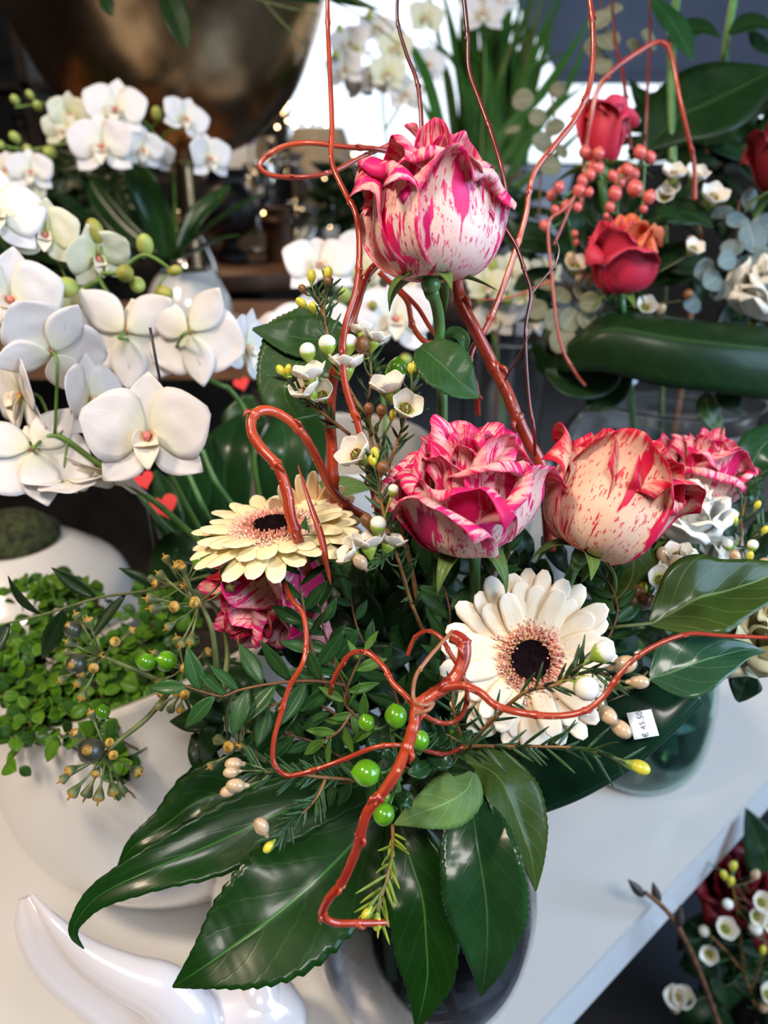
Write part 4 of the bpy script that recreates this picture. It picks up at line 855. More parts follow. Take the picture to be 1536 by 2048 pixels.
waxsprig('waxflower sprig with two round white buds in front of the cream gerbera', [
    [(930, 1500, .40), (985, 1440, .375), (1050, 1385, .355), (1110, 1370, .348), (1170, 1345, .345), (1230, 1350, .345)], [(1110, 1368, .348), (1150, 1340, .345), (1185, 1315, .343)]],
    [(1203, 1306, .335, 'white', (.7, .5, .4), 1.45), (1170, 1374, .330, 'white', (.2, -.1, 1), 1.6), (1246, 1330, .338, 'beige', (.9, .3, .3), 1.6), (1276, 1364, .338, 'beige', (1, .05, .2), 1.25), (1214, 1428, .330, 'beige', (.5, -.6, .5), 1.35), (1240, 1456, .330, 'beige', (.6, -.5, .5), 1.4)],
    46, .014, 3, srad=.0010)
waxsprig('needle-leaved waxflower twig ending in one yellow bud over the folded leaf', [
    [(900, 1530, .40), (935, 1495, .37), (1010, 1493, .36), (1090, 1493, .355), (1170, 1498, .352), (1250, 1522, .350)]],
    [(1278, 1534, .348, 'yellow', (1, -.35, .2), 1.5)], 44, .017, 4, srad=.0008)
waxsprig('waxflower sprig with beige buds at the left below the looping twig', [
    [(720, 1560, .40), (650, 1555, .385), (600, 1550, .378), (540, 1545, .372), (505, 1540, .37)], [(650, 1560, .382), (630, 1600, .375), (590, 1640, .37), (560, 1670, .368)]],
    [(470, 1528, .365, 'beige', (-1, .1, .3), 1.25), (464, 1544, .363, 'beige', (-1, 0, .4), 1.1), (474, 1571, .362, 'beige', (-1, .1, .3), 1.35), (458, 1582, .365, 'beige', (-1, -.2, .3), 1.1), (524, 1655, .36, 'beige', (-.4, .9, .3), 1.4), (538, 1693, .362, 'yellow', (-.6, -.6, .3), 1.0)],
    90, .014, 5)
waxsprig('yellow-tipped waxflower twig hanging below the pale leaf', [
    [(785, 1650, .385), (785, 1690, .37), (778, 1740, .36), (765, 1790, .355), (755, 1830, .352)]],
    [(733, 1828, .35, 'yellow', (-.6, -.7, .3), .95), (754, 1846, .348, 'yellow', (0, -1, .3), 1.0)], 26, .016, 6, nmat='needle_y', srad=.0008)
waxsprig('small needle-leaved waxflower tuft beside the willow hoop', [[(930, 1500, .39), (915, 1450, .375), (905, 1400, .37), (910, 1370, .37)], [(925, 1490, .385), (895, 1470, .37), (870, 1465, .365)]], [], 40, .014, 7)

# ------------------------------------------------------------ ivy seed heads at the left
umbels('ivy sprig with a wide spray of dark seed heads, the one furthest left', [[(480, 1400, .46), (420, 1385, .44), (345, 1370, .43), (270, 1340, .415), (205, 1312, .41)]],
       [(203, 1312, .41, (-.5, .1, .8), 62, 14, {0: 'berry', 4: 'berry', 8: 'cap'})], 1)
umbels('ivy sprig with a ragged seed head hanging over the white bowl', [[(345, 1372, .435), (325, 1400, .425), (290, 1440, .415), (240, 1480, .41), (213, 1505, .405)]],
       [(213, 1503, .405, (-.2, -.35, .9), 66, 15, {3: 'berry'})], 2)
umbels('ivy sprig whose stem arches up in front of the drooping rose', [[(430, 1395, .42), (432, 1330, .405), (424, 1260, .40), (405, 1215, .40), (395, 1205, .40)]],
       [(398, 1208, .40, (-.4, .3, .8), 66, 14, {2: 'green'})], 3)
umbels('ivy sprig with ochre seed heads near the green berries at left', [[(440, 1400, .44), (400, 1360, .43), (370, 1335, .43)], [(440, 1400, .44), (455, 1300, .455), (430, 1215, .455), (365, 1170, .45)]],
       [(368, 1334, .43, (-.3, .5, .7), 42, 9, {}), (366, 1172, .45, (-.4, .5, .6), 52, 8, {1: 'green'})], 4)
umbels('ivy sprig with small seed heads above the beige waxflower buds', [[(530, 1520, .41), (500, 1500, .40), (480, 1490, .395)]], [(478, 1492, .395, (-.3, .9, .3), 44, 7, {})], 5)
umbels('drooping ivy seed cluster over the shaded edge of the bowl', [[(400, 1370, .43), (370, 1375, .42)]], [(365, 1378, .42, (-.2, -.6, .6), 36, 6, {})], 6)
lt = leafsprig('eucalyptus_twig', 'slender brown twig with long narrow leaves crossing the white pot', [[(420, 1150, .50), (300, 1180, .47), (200, 1195, .46), (100, 1225, .455), (0, 1250, .45), (-60, 1265, .45)]], 9, .036, .011, 77, 'dark_leaf', rad=.0009, smat='twig_g')
# ------------------------------------------------------------ white ceramics
# porcelain bird, tail raised to the left
bc = onz(450, 2030, TZ)
bird = thing('bird_figurine', 'white porcelain bird with a raised tail, at the bottom left corner', 'figurine', bc)
def bodytube(pts, n=40, nseg=24, flat=.55, crease=.0):
    S_ = spline(pts, n); pp = [P(q[0], q[1], q[2]) for q in S_]; mb = MB(); G = []
    for i, p in enumerate(pp):
        t_ = (pp[min(i+1, n-1)] - pp[max(i-1, 0)]).normalized(); z = V((0, 0, 1)); s = t_.cross(BACK).normalized(); f = s.cross(t_).normalized()
        r = max(S_[i][3], .5)*S_[i][2]/FPX; row = []
        for k in range(nseg+1):
            a = 2*pi*k/nseg; c_ = cos(a); d_ = sin(a); rr = 1 - crease*math.exp(-((a-1.5)**2)/.12)
            row.append(p + s*(r*c_*rr) + f*(r*flat*d_*rr))
        G.append(row)
    mb.grid(G); e = len(mb.v)
    mb.add([G[0][k] for k in range(nseg)] + [G[-1][k] for k in range(nseg)], [tuple(range(nseg)), tuple(range(2*nseg-1, nseg-1, -1))], [(0, 0)]*(2*nseg)); return mb
part('tail', bodytube([(50, 1795, .515, 14), (72, 1850, .515, 44), (125, 1915, .52, 62), (195, 1970, .525, 68), (270, 2020, .53, 72), (350, 2060, .535, 70), (400, 2090, .54, 60)], crease=.25), M['bird'], bird)
part('tail_ridge', bodytube([(62, 1790, .512, 5), (110, 1850, .508, 16), (175, 1910, .51, 30), (255, 1955, .512, 44), (325, 1985, .515, 56), (375, 2040, .52, 62), (390, 2100, .525, 60)], flat=.8), M['bird'], bird)
part('body', bodytube([(340, 2060, .55, 60), (400, 2040, .55, 84), (470, 2040, .55, 92), (535, 2030, .55, 82), (575, 2040, .55, 50), (600, 2070, .55, 12)], flat=.9), M['bird'], bird)
part('neck', bodytube([(520, 2060, .545, 66), (520, 1990, .545, 54), (524, 1955, .545, 30), (528, 1930, .545, 8)], flat=.9), M['bird'], bird)
# tapered white bottle behind the fatsia leaf
bp = onz(520, 1880, TZ)
bt = MB().lathe([(.0005, .0)] + smooth([(.036, .001), (.039, .02), (.036, .07), (.030, .115), (.031, .15)]) + smooth([(.027, .15), (.027, .10), (.030, .05), (.0005, .03)]), 40, bp)
solo('ceramic_vase', bt, M['ceramic'], 'tapered white glazed vase half hidden behind the big fatsia leaf', 'vase')
# wide bowl with creeping plant, wavy rim
b0 = V((-.195, .560, TZ))
bowl = thing('planter_bowl', 'large white bowl with a wavy rim holding the small-leaved plant', 'bowl', b0)
rimf = lambda a: 1 + .36*cos(a - radians(330)) 
pr = [(.055, .001), (.10, .015), (.148, .07), (.163, .13), (.158, .19), (.146, .235)]
mb = MB().lathe(hollow(pr, .006), 72, b0)
for i, q in enumerate(mb.v):
    h = (q.z - b0.z)
    if h > .05:
        a = atan2(q.y-b0.y, q.x-b0.x); q.z = b0.z + .05 + (h-.05)*rimf(a)
part('vessel', mb, M['ceramic'], bowl)
part('soil', MB().lathe([(.0005, .150), (.10, .148), (.150, .140)], 40, b0), M['soil'], bowl)
part('rim_lining', MB().lathe(smooth([(.150, .130), (.1515, .145), (.150, .160), (.148, .172)]), 60, b0), M['silver'], bowl)
cr = thing('creeping_plant', 'bushy creeping plant with small round green leaves in the wavy bowl', 'plant', b0 + V((0, 0, .1)))
rr = random.Random(9); fa, fb = MB(), MB(); st = MB()
spots = [(60, 1290, 95, 60, .46), (150, 1230, 70, 60, .47), (180, 1330, 90, 60, .47), (90, 1400, 100, 50, .46), (210, 1420, 70, 50, .465), (110, 1190, 40, 30, .465), (310, 1270, 60, 60, .50), (20, 1460, 50, 50, .455), (235, 1510, 40, 60, .455), (90, 1150, 20, 15, .465), (260, 1340, 70, 60, .49), (20, 1350, 60, 60, .46), (340, 1200, 60, 50, .53), (300, 1400, 70, 40, .5), (150, 1470, 70, 30, .5), (60, 1180, 60, 30, .5)]
for (x, y, rx, ry, d) in spots:
    n = int(rx*ry/62)
    for q in range(n):
        px, py = x + rr.gauss(0, rx*.5), y + rr.gauss(0, ry*.5); dd = .53 + (1480-py)/330*.15 + rr.uniform(-.02, .02)
        if px > 400: continue
        c = P(px, py, dd); ax = V((rr.uniform(-1, 1), rr.uniform(-1, .6), rr.uniform(-.3, 1))).normalized()
        z = (BACK*.5 + V((0, 0, 1))*.7 + V((rr.uniform(-.5, .5), rr.uniform(-.5, .5), 0))); z = (z - ax*z.dot(ax)).normalized(); x_ = ax.cross(z)
        m = Matrix.Translation(c) @ Matrix((x_, ax, z)).transposed().to_4x4(); L = rr.uniform(.010, .0165)
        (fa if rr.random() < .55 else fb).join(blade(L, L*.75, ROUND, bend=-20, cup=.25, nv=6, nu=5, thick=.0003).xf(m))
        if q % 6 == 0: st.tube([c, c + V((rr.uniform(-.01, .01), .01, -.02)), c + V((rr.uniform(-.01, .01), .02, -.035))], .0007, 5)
part('foliage', fa, M['small_leaf'], cr); part('darker_foliage', fb, M['small_dark'], cr); part('stems', st, M['twig'], cr)  # second part holds the darker green leaves mixed in at random
# rounded white pot behind it
pc = P(70, 1250, .89); pc.z = TZ
pot = thing('round_pot', 'glossy white rounded pot behind the small-leaved plant', 'pot', pc)
zt = (CAM.z + (P(120, 1040, .89)-CAM).z) - TZ
pp_ = [(.05, 0), (.085, .01), (.115, .06), (.124, .12), (.114, .18), (.085, zt-.025), (.052, zt)]
part('vessel', MB().lathe(hollow(pp_, .006), 64, pc), M['ceramic'], pot)
part('moss', MB().lathe([(.0005, zt+.035), (.03, zt+.028), (.05, zt+.01), (.046, zt-.008)], 32, pc), M['moss'], pot)
# pot between, behind gerberas
wc = V((-.055, .83, TZ))
zt2 = P(720, 905, .84).z - TZ
b2 = MB().lathe(hollow([(.05, 0), (.09, .02), (.095, .09), (.108, zt2*.75), (.112, zt2)], .006), 64, wc)
solo('white_bowl', b2, M['ceramic'], 'white bowl whose rim shows behind the hooked willow and gerberas', 'bowl')

# ------------------------------------------------------------ stand at the back left with the sphere pot and bronze bowl
SZ = P(390, 715, 1.20).z - .0
stand = thing('display_stand', 'dark wooden stand behind the orchids carrying pot and metal bowl', 'stand', (-.62, 1.4, 0))
part('top', MB().box((-1.25, 1.17, SZ-.03), (-.14, 1.76, SZ)), M['wood'], stand, False)
part('panel', MB().box((-1.22, 1.65, .0), (-.2, 1.68, SZ-.031)), M['darkwood'], stand, False)
for x in (-1.22, -.22):
    for y in (1.2, 1.6): part('leg', MB().box((x, y, 0), (x+.05, y+.05, SZ-.031)), M['darkwood'], stand, False)
sp = P(378, 612, 1.21); sr = .070
spot_ = thing('sphere_pot', 'small white sphere pot on the stand, partly behind orchid blooms', 'pot', (sp.x, sp.y, SZ))
mbp = MB().lathe(hollow([(.022, 0), (.05, .012), (sr, sr*.95), (.058, sr*1.5), (.040, sr*1.86)], .004), 48, V((sp.x, sp.y, SZ))); part('vessel', mbp, M['ceramic'], spot_)
part('moss', MB().lathe([(.0005, sr*1.9), (.025, sr*1.88), (.037, sr*1.75)], 24, V((sp.x, sp.y, SZ))), M['moss'], spot_)
br = P(330, -40, 1.25); bw = thing('metal_bowl', 'large bronze metal bowl on a foot at the top left', 'bowl', (br.x, br.y, SZ))
rad = .275; zc = br.z - SZ
prof = [(.075, .0), (.070, .012), (.022, .03), (.016, zc-rad*1.02-.01), (.03, zc-rad*1.0), (.12, zc-rad*.90), (.20, zc-rad*.65), (.245, zc-rad*.35), (rad*.985, zc-.02), (rad, zc+.05)]
part('vessel', MB().lathe(hollow(prof[4:], .005), 80, V((br.x, br.y, SZ))), M['bronze'], bw)
part('foot', MB().lathe([(.0005, 0)] + smooth(prof[:5]) + [(.0005, zc-rad*.995)], 40, V((br.x, br.y, SZ))), M['bronze'], bw)
part('soil', MB().lathe([(.0005, zc+.03), (rad-.02, zc+.02)], 32, V((br.x, br.y, SZ))), M['moss'], bw)
lt = thing('trailing_plant', 'dark leaves and thin twigs hanging over the rim of the metal bowl', 'plant', (br.x, br.y, SZ+zc+.04))
for i, (pts, f) in enumerate([([(330, -60, .93, 14), (345, 10, .925, 26), (362, 60, .925, 24), (372, 100, .925, 2)], (0, .3, 1)), ([(205, -40, .93, 8), (215, 10, .925, 14), (225, 32, .925, 2)], (0, .3, 1)), ([(470, -40, .95, 30), (560, -15, .95, 34), (640, 5, .97, 8)], (0, .5, 1)), ([(600, -30, 1.0, 24), (690, 0, 1.0, 22), (760, 20, 1.02, 2)], (0, .5, 1))]):
    part('leaf', sheet(pts, f, fold=10), M['dark_leaf'], lt)
for i, p in enumerate([[(430, -40, .95), (520, 0, .94), (640, 30, .95)], [(500, -30, .94), (560, 40, .93), (610, 90, .94)], [(560, -40, .98), (700, 20, 1.0), (800, 90, 1.0)], [(600, -40, .98), (720, 5, 1.0), (790, 60, 1.0)]]):
    part('twig', MB().tube(path(p), .0010, 6), M['twig_g'], lt)

# ------------------------------------------------------------ orchids
pot_l = (P(60, 1010, .80).x, P(60, 1010, .80).y, TZ+.2)
OF = 'orchid'; OG = 'orchid_green'
orchid_plant('white moth orchid spike in front of the left pot, nearest the viewer', pot_l,
    [[(520, 1180, .62), (430, 1110, .56), (330, 1020, .52), (268, 975, .505), (190, 922, .50), (115, 872, .49), (60, 888, .485), (-20, 880, .48)], [(480, 1200, .66), (400, 1060, .60), (330, 920, .56), (310, 800, .53)]],
    [(298, 872, .46, (.12, -.05, 1), 4, .88), (105, 705, .48, (-.45, .55, -.55), 20, .80), (65, 900, .48, (-.4, -.25, -.8), 170, .85), (180, 800, .50, (.9, .1, .3), 10, .70), (45, 790, .50, (-.6, -.2, .6), 0, .8), (215, 945, .50, (-.2, -.9, .3), 150, .62), (130, 960, .49, (.1, -1, -.1), 170, .66)], [])
orchid_plant('white moth orchid spike rising behind the nearest one, left edge', (pot_l[0]-.03, pot_l[1]+.08, TZ+.2),
    [[(540, 1100, .75), (512, 960, .68), (497, 840, .64), (460, 780, .62), (430, 765, .61), (300, 690, .60), (200, 560, .60), (235, 545, .60), (290, 510, .60), (350, 545, .60)], [(200, 560, .60), (120, 600, .60), (20, 640, .60)]],
    [(252, 665, .57, (.05, .35, -1), 190, 1.02), (380, 665, .56, (.25, .2, -1), 175, .92), (490, 695, .60, (.95, -.1, .3), 0, .72), (20, 600, .54, (.45, -.15, .9), 0, .84), (90, 470, .58, (.35, -.2, .9), 0, .62, OG), (195, 515, .60, (.5, -.5, .7), 20, .62, OG), (-10, 430, .56, (.5, .1, .9), 0, .8), (150, 620, .60, (.1, -.5, .6), 10, .6, OG)],
    [(133, 575, .56, (-.2, -.3, 1), 1.0), (250, 547, .585, (.4, -.1, .9), .95, 1), (190, 462, .59, (-.2, .7, .4), .95, 1), (290, 490, .62, (.1, .5, .6), .9), (350, 541, .60, (1, .2, .1), .6, 1), (328, 586, .595, (.8, -.3, .3), .8, 1), (275, 570, .60, (.3, -.5, .6), .8)])
orchid_plant('smaller white orchid arching over the sphere pot in front of the metal bowl', (sp.x, sp.y, SZ+.12),
    [[(352, 505, 1.1), (350, 430, 1.06), (345, 350, 1.02), (325, 300, .99), (290, 245, .97), (220, 215, .95), (120, 205, .94), (30, 215, .93)], [(345, 350, 1.02), (325, 290, .99), (330, 265, .98)], [(290, 300, .97), (160, 285, .93), (60, 300, .92), (0, 290, .92)]],
    [(232, 222, .92, (.15, 0, 1), 0, .88), (205, 295, .90, (.1, -.2, 1), 0, .90), (370, 240, .97, (.6, .1, .8), -10, .72), (418, 318, .97, (.7, -.1, .7), 10, .72), (140, 232, .93, (.4, -.2, .9), 10, .62, OG), (125, 262, .93, (.2, -.3, 1), 0, .55, OG), (285, 300, .94, (.5, -.4, .7), 0, .62), (62, 345, .90, (.3, -.2, 1), 0, .62), (50, 385, .91, (.4, -.4, .9), 0, .6, OG), (15, 340, .92, (.1, 0, 1), 0, .55), (310, 310, .97, (.2, -.7, .6), 0, .6)],
    [(76, 212, .93, (0, .1, 1), .75), (105, 208, .93, (.2, .4, 1), .7), (30, 200, .93, (0, .2, 1), .7), (100, 305, .92, (-.1, -.3, 1), 1.0), (30, 275, .92, (-.2, .2, 1), .8), (55, 298, .92, (.2, -.2, 1), .7), (0, 290, .92, (-.4, 0, 1), .7), (314, 228, .98, (.1, .6, .9), .95), (60, 190, .94, (-.2, .5, 1), .6)],
    leaves=[([(335, 520, 1.10, 12), (320, 450, 1.07, 28), (290, 380, 1.05, 32), (262, 330, 1.04, 20), (250, 310, 1.04, 2)], (-.1, .2, 1)), ([(345, 520, 1.10, 10), (400, 470, 1.07, 19), (470, 420, 1.04, 17), (530, 385, 1.03, 2)], (0, .8, .6)), ([(345, 525, 1.10, 8), (400, 500, 1.07, 13), (440, 480, 1.04, 12), (480, 470, 1.03, 2)], (0, .9, .5)), ([(330, 520, 1.12, 8), (250, 460, 1.12, 22), (200, 400, 1.12, 20), (180, 360, 1.12, 2)], (0, .3, 1)), ([(350, 520, 1.15, 8), (390, 440, 1.15, 20), (430, 400, 1.15, 16), (460, 370, 1.16, 2)], (0, .3, 1))])
orchid_plant('white orchid blooms standing behind the waxflowers at mid height', (P(780, 900, .80).x, P(780, 900, .80).y, TZ+.10),
    [[(760, 1000, .80), (770, 880, .79), (760, 760, .78), (720, 650, .77), (690, 600, .76), (740, 600, .76)]],
    [(640, 535, .74, (.1, .35, 1), 0, .85), (620, 665, .74, (-.1, .1, 1), 10, .95), (790, 640, .74, (.1, 0, 1), 0, .95), (715, 560, .78, (-.2, .2, 1), 0, .7, OG), (820, 560, .80, (.2, .2, 1), 0, .7), (735, 500, .80, (.1, .3, 1), 0, .7), (560, 660, .78, (-.5, .1, .9), 0, .6)],
    [(688, 590, .73, (0, .2, 1), .95), (665, 620, .74, (-.3, -.2, 1), .6), (745, 612, .73, (.2, 0, 1), .7, 1), (810, 720, .76, (.2, 0, 1), .9)])
orchid_plant('yellowish orchid cluster between the tall rose and the back bouquet', (P(1000, 900, .95).x, P(1000, 900, .95).y, TZ),
    [[(1010, 900, .95), (1000, 760, .92), (985, 640, .90), (1010, 560, .90)]],
    [(975, 575, .88, (0, .2, 1), 0, .62, OG), (1020, 545, .90, (.3, .4, 1), 0, .6, OG), (1050, 590, .90, (.2, .2, 1), 0, .62, OG), (990, 640, .90, (-.2, 0, 1), 0, .62), (1065, 640, .92, (.3, 0, 1), 0, .7), (1090, 545, .92, (.3, .5, 1), 0, .5, OG)],
    [(985, 530, .88, (0, 1, .3), .8), (1015, 600, .88, (.2, 0, 1), .8), (960, 600, .88, (-.2, 0, 1), .7)])
orchid_plant('pale orchid spray at the top centre against the bright window', (P(780, 400, 1.5).x, P(780, 400, 1.5).y, .98),
    [[(800, 420, 1.5), (770, 260, 1.42), (760, 150, 1.40), (720, 90, 1.40), (690, 100, 1.38)], [(770, 260, 1.42), (840, 150, 1.42), (870, 120, 1.42)]],
    [(700, 90, 1.32, (-.2, 0, 1), 0, .85), (690, 140, 1.32, (-.2, -.2, 1), 0, .8), (755, 60, 1.36, (.1, .2, 1), 0, .8), (775, 150, 1.34, (.2, -.1, 1), 0, .8, OG), (810, 190, 1.36, (.2, -.2, 1), 0, .8), (855, 130, 1.40, (.4, 0, 1), 0, .85), (790, 100, 1.36, (0, 0, 1), 0, .8, OG), (850, 40, 1.42, (.2, 0, 1), 0, .85, OG), (750, 160, 1.36, (0, -.4, 1), 0, .7), (720, 170, 1.4, (-.2, -.3, 1), 0, .7)],
    [(672, 110, 1.30, (-.3, 0, 1), .9), (715, 100, 1.32, (0, 0, 1), .9), (680, 60, 1.32, (-.2, .4, 1), .9), (740, 30, 1.35, (0, .5, 1), .9)])
orchid_plant('single pale orchid at the top edge among the grass blades', (P(960, 400, 1.6).x, P(960, 400, 1.6).y, 1.0),
    [[(960, 420, 1.6), (965, 250, 1.55), (970, 120, 1.5), (965, 60, 1.48)]], [(965, 30, 1.45, (0, .1, 1), 0, 1.05), (1000, -5, 1.45, (.2, .1, 1), 0, .9)], [])
# flower stake and pot foliage by the left spikes
tk = solo('plant_stake', MB().tube([P(300, 655, .47), P(312, 720, .475), P(325, 786, .48)], .0009, 8), M['black'], 'thin black stake poking up between the white orchid blooms', 'plant stake')
dk = thing('leafy_pot_plant', 'dark broad-leaved plant in the shade between orchids and gerberas', 'plant', P(440, 1020, .80))
for q, pts in enumerate([[(470, 1100, .74, 12), (450, 1000, .72, 52), (455, 900, .72, 56), (480, 830, .74, 6)], [(390, 1080, .72, 10), (380, 990, .70, 44), (390, 920, .70, 40), (420, 870, .72, 4)], [(530, 1050, .78, 12), (560, 960, .76, 50), (570, 880, .76, 48), (560, 820, .78, 6)], [(330, 1120, .70, 10), (340, 1060, .68, 30), (330, 990, .68, 26), (310, 940, .68, 3)], [(500, 900, .80, 12), (490, 840, .80, 46), (500, 790, .80, 6)], [(420, 1180, .66, 12), (360, 1120, .66, 40), (330, 1090, .66, 5)], [(640, 960, .85, 12), (600, 860, .84, 60), (620, 760, .84, 8)], [(300, 1150, .62, 8), (340, 1100, .6, 34), (400, 1110, .6, 26), (430, 1140, .6, 3)]]):
    part('leaf', sheet(pts, (.1*(q % 3-1), .4, 1), nv=20, nu=9, fold=8, wave=.1, seed=q), M['orch_leaf'], dk)
for q, pts in enumerate([[(262, 965, .60), (320, 1040, .60), (400, 1110, .62)], [(365, 920, .62), (400, 1000, .62), (420, 1040, .64)], [(405, 900, .63), (430, 960, .63), (465, 1010, .65)]]):
    part('stem', MB().tube(path(pts), .0022, 8), M['rose_stem'], dk)
def heart(label, c, s, d):
    p = P(c[0], c[1], d); mb = MB(); pts = []
    for i in range(28):
        a = 2*pi*i/28; pts.append(V((16*sin(a)**3, 13*cos(a)-5*cos(2*a)-2*cos(3*a)-cos(4*a), 0))*s/16)
    fr = frame(p, SV((.2, .2, 1)), 20); n = 28
    vs = [fr @ (q+V((0, 0, .0015))) for q in pts] + [fr @ (q-V((0, 0, .0015))) for q in pts]
    mb.add(vs, [tuple(range(n-1, -1, -1)), tuple(range(n, 2*n))] + [(i, (i+1) % n, n+(i+1) % n, n+i) for i in range(n)], [(0, 0)]*(2*n))
    t_ = thing('felt_heart', label, 'decoration', (p.x, p.y, TZ)); part('heart', mb, M['pinkpl'], t_, False); part('wire_pick', MB().tube([V((p.x, p.y, TZ+.001)), V((p.x, p.y, p.z))], .0008, 6), M['black'], t_)
heart('small red heart just under the largest open orchid bloom', (287, 960), .009, .64); heart('larger red heart hanging lower, beside the orchid stems', (328, 1012), .012, .64); heart('red heart behind the orchid stem, left of the big serrated leaf', (483, 768), .009, .85)
# ------------------------------------------------------------ arrangement at the back right
gc = V((.36, .90, TZ)); gz = P(1280, 790, .95).z - TZ
gv = MB().lathe(hollow([(.06, .001), (.085, .01), (.118, .06), (.140, .15), (.142, gz*.62), (.128, gz*.85), (.105, gz*.95), (.112, gz+.01)], .003), 64, gc)
solo('glass_vase', gv, M['glass'], 'wide clear glass vase under the red rose arrangement at the back right', 'vase')
kc = V((.285, .655, TZ))
gk = thing('glass_vase', 'green-tinted glass vase standing on the table right of the folded leaf', 'vase', kc)
part('vessel', MB().lathe(hollow([(.040, .001), (.060, .004), (.074, .03), (.077, .07), (.074, .12), (.060, .155), (.040, .175), (.040, .19)], .003), 56, kc), M['green_glass'], gk)
t = NT('green_water'); M['gwater'] = t.bsdf((.10, .22, .16), .05, Transmission_Weight=.85, IOR=1.33)
part('water', MB().lathe([(.0005, .010)] + smooth([(.045, .0105), (.058, .014), (.070, .035), (.0728, .07), (.0705, .10)]) + [(.0005, .10)], 48, kc), M['gwater'], gk)

DB = .80
def backrose(label, x, y, d, size, face, mat, sd, lay='bud', name='rose', mats2=None):
    return rose(name, label, PF(x, y, d, face, sd*20), mat, size, sd, lay, [('w', gc.x + (sd % 3-1)*.02, gc.y - .02, TZ+gz*.6)] if x < 1500 and y < 700 else None, 4, detail=.5, mats2=mats2)
backrose('red rose bud high among grass blades at the top right', 1204, 332, .72, 1.35, (.03, 1, .15), M['red_rose'], 51)
backrose('orange-topped coral rose below the coral berries', 1242, 582, .68, .82, (-.10, .9, .40), M['red_rose'], 54, 'goblet', mats2=M['coral_rose'])
backrose('dark red rose cut by the right edge of the picture', 1560, 385, .70, 1.3, (-.2, 1, .1), M['dark_rose'], 57)
backrose('white rose at the right edge above the rolled dark leaf', 1530, 620, .72, .9, (-.2, .7, .7), M['white_rose'], 60, 'bloom')
cb = [(1186, 335, 13), (1170, 305, 12), (1197, 308, 12), (1280, 305, 13), (1300, 316, 12), (1180, 350, 11), (1195, 337, 14), (1118, 375, 11), (1103, 392, 11), (1165, 362, 11), (1158, 382, 13), (1178, 385, 9), (1225, 352, 10), (1247, 350, 16), (1267, 350, 12), (1270, 378, 16), (1230, 388, 14), (1298, 395, 13), (1220, 415, 10), (1287, 418, 8), (1132, 413, 11), (1155, 415, 9), (1090, 452, 11), (1258, 475, 15), (1150, 468, 7), (1152, 485, 7), (1212, 432, 6), (1240, 366, 11), (1255, 340, 12), (1110, 420, 9)]
def fb(lo, hi): return [(x, y, .655 + ((x*7+y*3) % 10)*.003, r, ((x % 5-2)*.2, .8, .5)) for (x, y, r) in cb if lo <= x < hi]
berries('coral_berry_sprig', 'coral berry sprig leaning left of the red rose bud', [[(1160, 560, .72), (1140, 460, .69), (1130, 400, .68), (1165, 370, .67)]], fb(0, 1185), [[(1130, 470, .69, 5), (1115, 440, .685, 22), (1090, 420, .685, 3)]], bm='berry_c', lm='dark_leaf')
berries('coral_berry_sprig', 'dense coral berry cluster between red bud and coral rose', [[(1230, 600, .72), (1235, 480, .69), (1235, 400, .68), (1240, 350, .67)], [(1235, 420, .69), (1200, 350, .67)]], fb(1185, 1262), [[(1215, 470, .69, 5), (1190, 440, .685, 22), (1180, 410, .685, 3)]], bm='berry_c', lm='dark_leaf')
berries('coral_berry_sprig', 'coral berry sprig at the right side of that cluster', [[(1260, 600, .72), (1275, 480, .69), (1285, 400, .68), (1290, 330, .67)]], fb(1262, 1400), [[(1290, 450, .69, 5), (1330, 430, .685, 26), (1370, 440, .685, 3)]], bm='berry_c', lm='dark_leaf')
willow('willow twig bent in a high arch over the back arrangement', [(1160, 420, .68), (1168, 360, .68), (1170, 300, .68), (1180, 240, .67), (1196, 180, .665), (1225, 142, .66), (1270, 108, .66), (1318, 84, .66), (1342, 108, .66), (1358, 190, .66), (1376, 270, .665), (1388, 325, .67), (1390, 400, .68)], .0024, .0018, 'willow', 4, 21)
willow('straight dark willow twig left of the arch at the top right', [(1222, -30, .72), (1230, 80, .72), (1244, 140, .715), (1252, 200, .71), (1262, 300, .71)], .0016, .0018, 'willow_d', 2, 22)
willow('dark willow twig dropping through the arch at the top right', [(1298, -30, .74), (1300, 60, .74), (1296, 160, .73), (1290, 300, .73)], .0014, .0015, 'willow_d', 2, 23)
willow('thin orange willow tip curling left of the coral rose', [(1148, 395, .60), (1125, 420, .60), (1100, 440, .60), (1097, 480, .60), (1103, 540, .60), (1108, 600, .60), (1122, 690, .60), (1150, 745, .61), (1170, 770, .63)], .0014, .0012, 'willow', 3, 24, extra=[([(1150, 390, .60), (1130, 440, .60), (1108, 490, .60)], .001, .0008), ([(1105, 560, .60), (1070, 575, .60), (1020, 595, .60), (960, 600, .60)], .0011, .0006)])
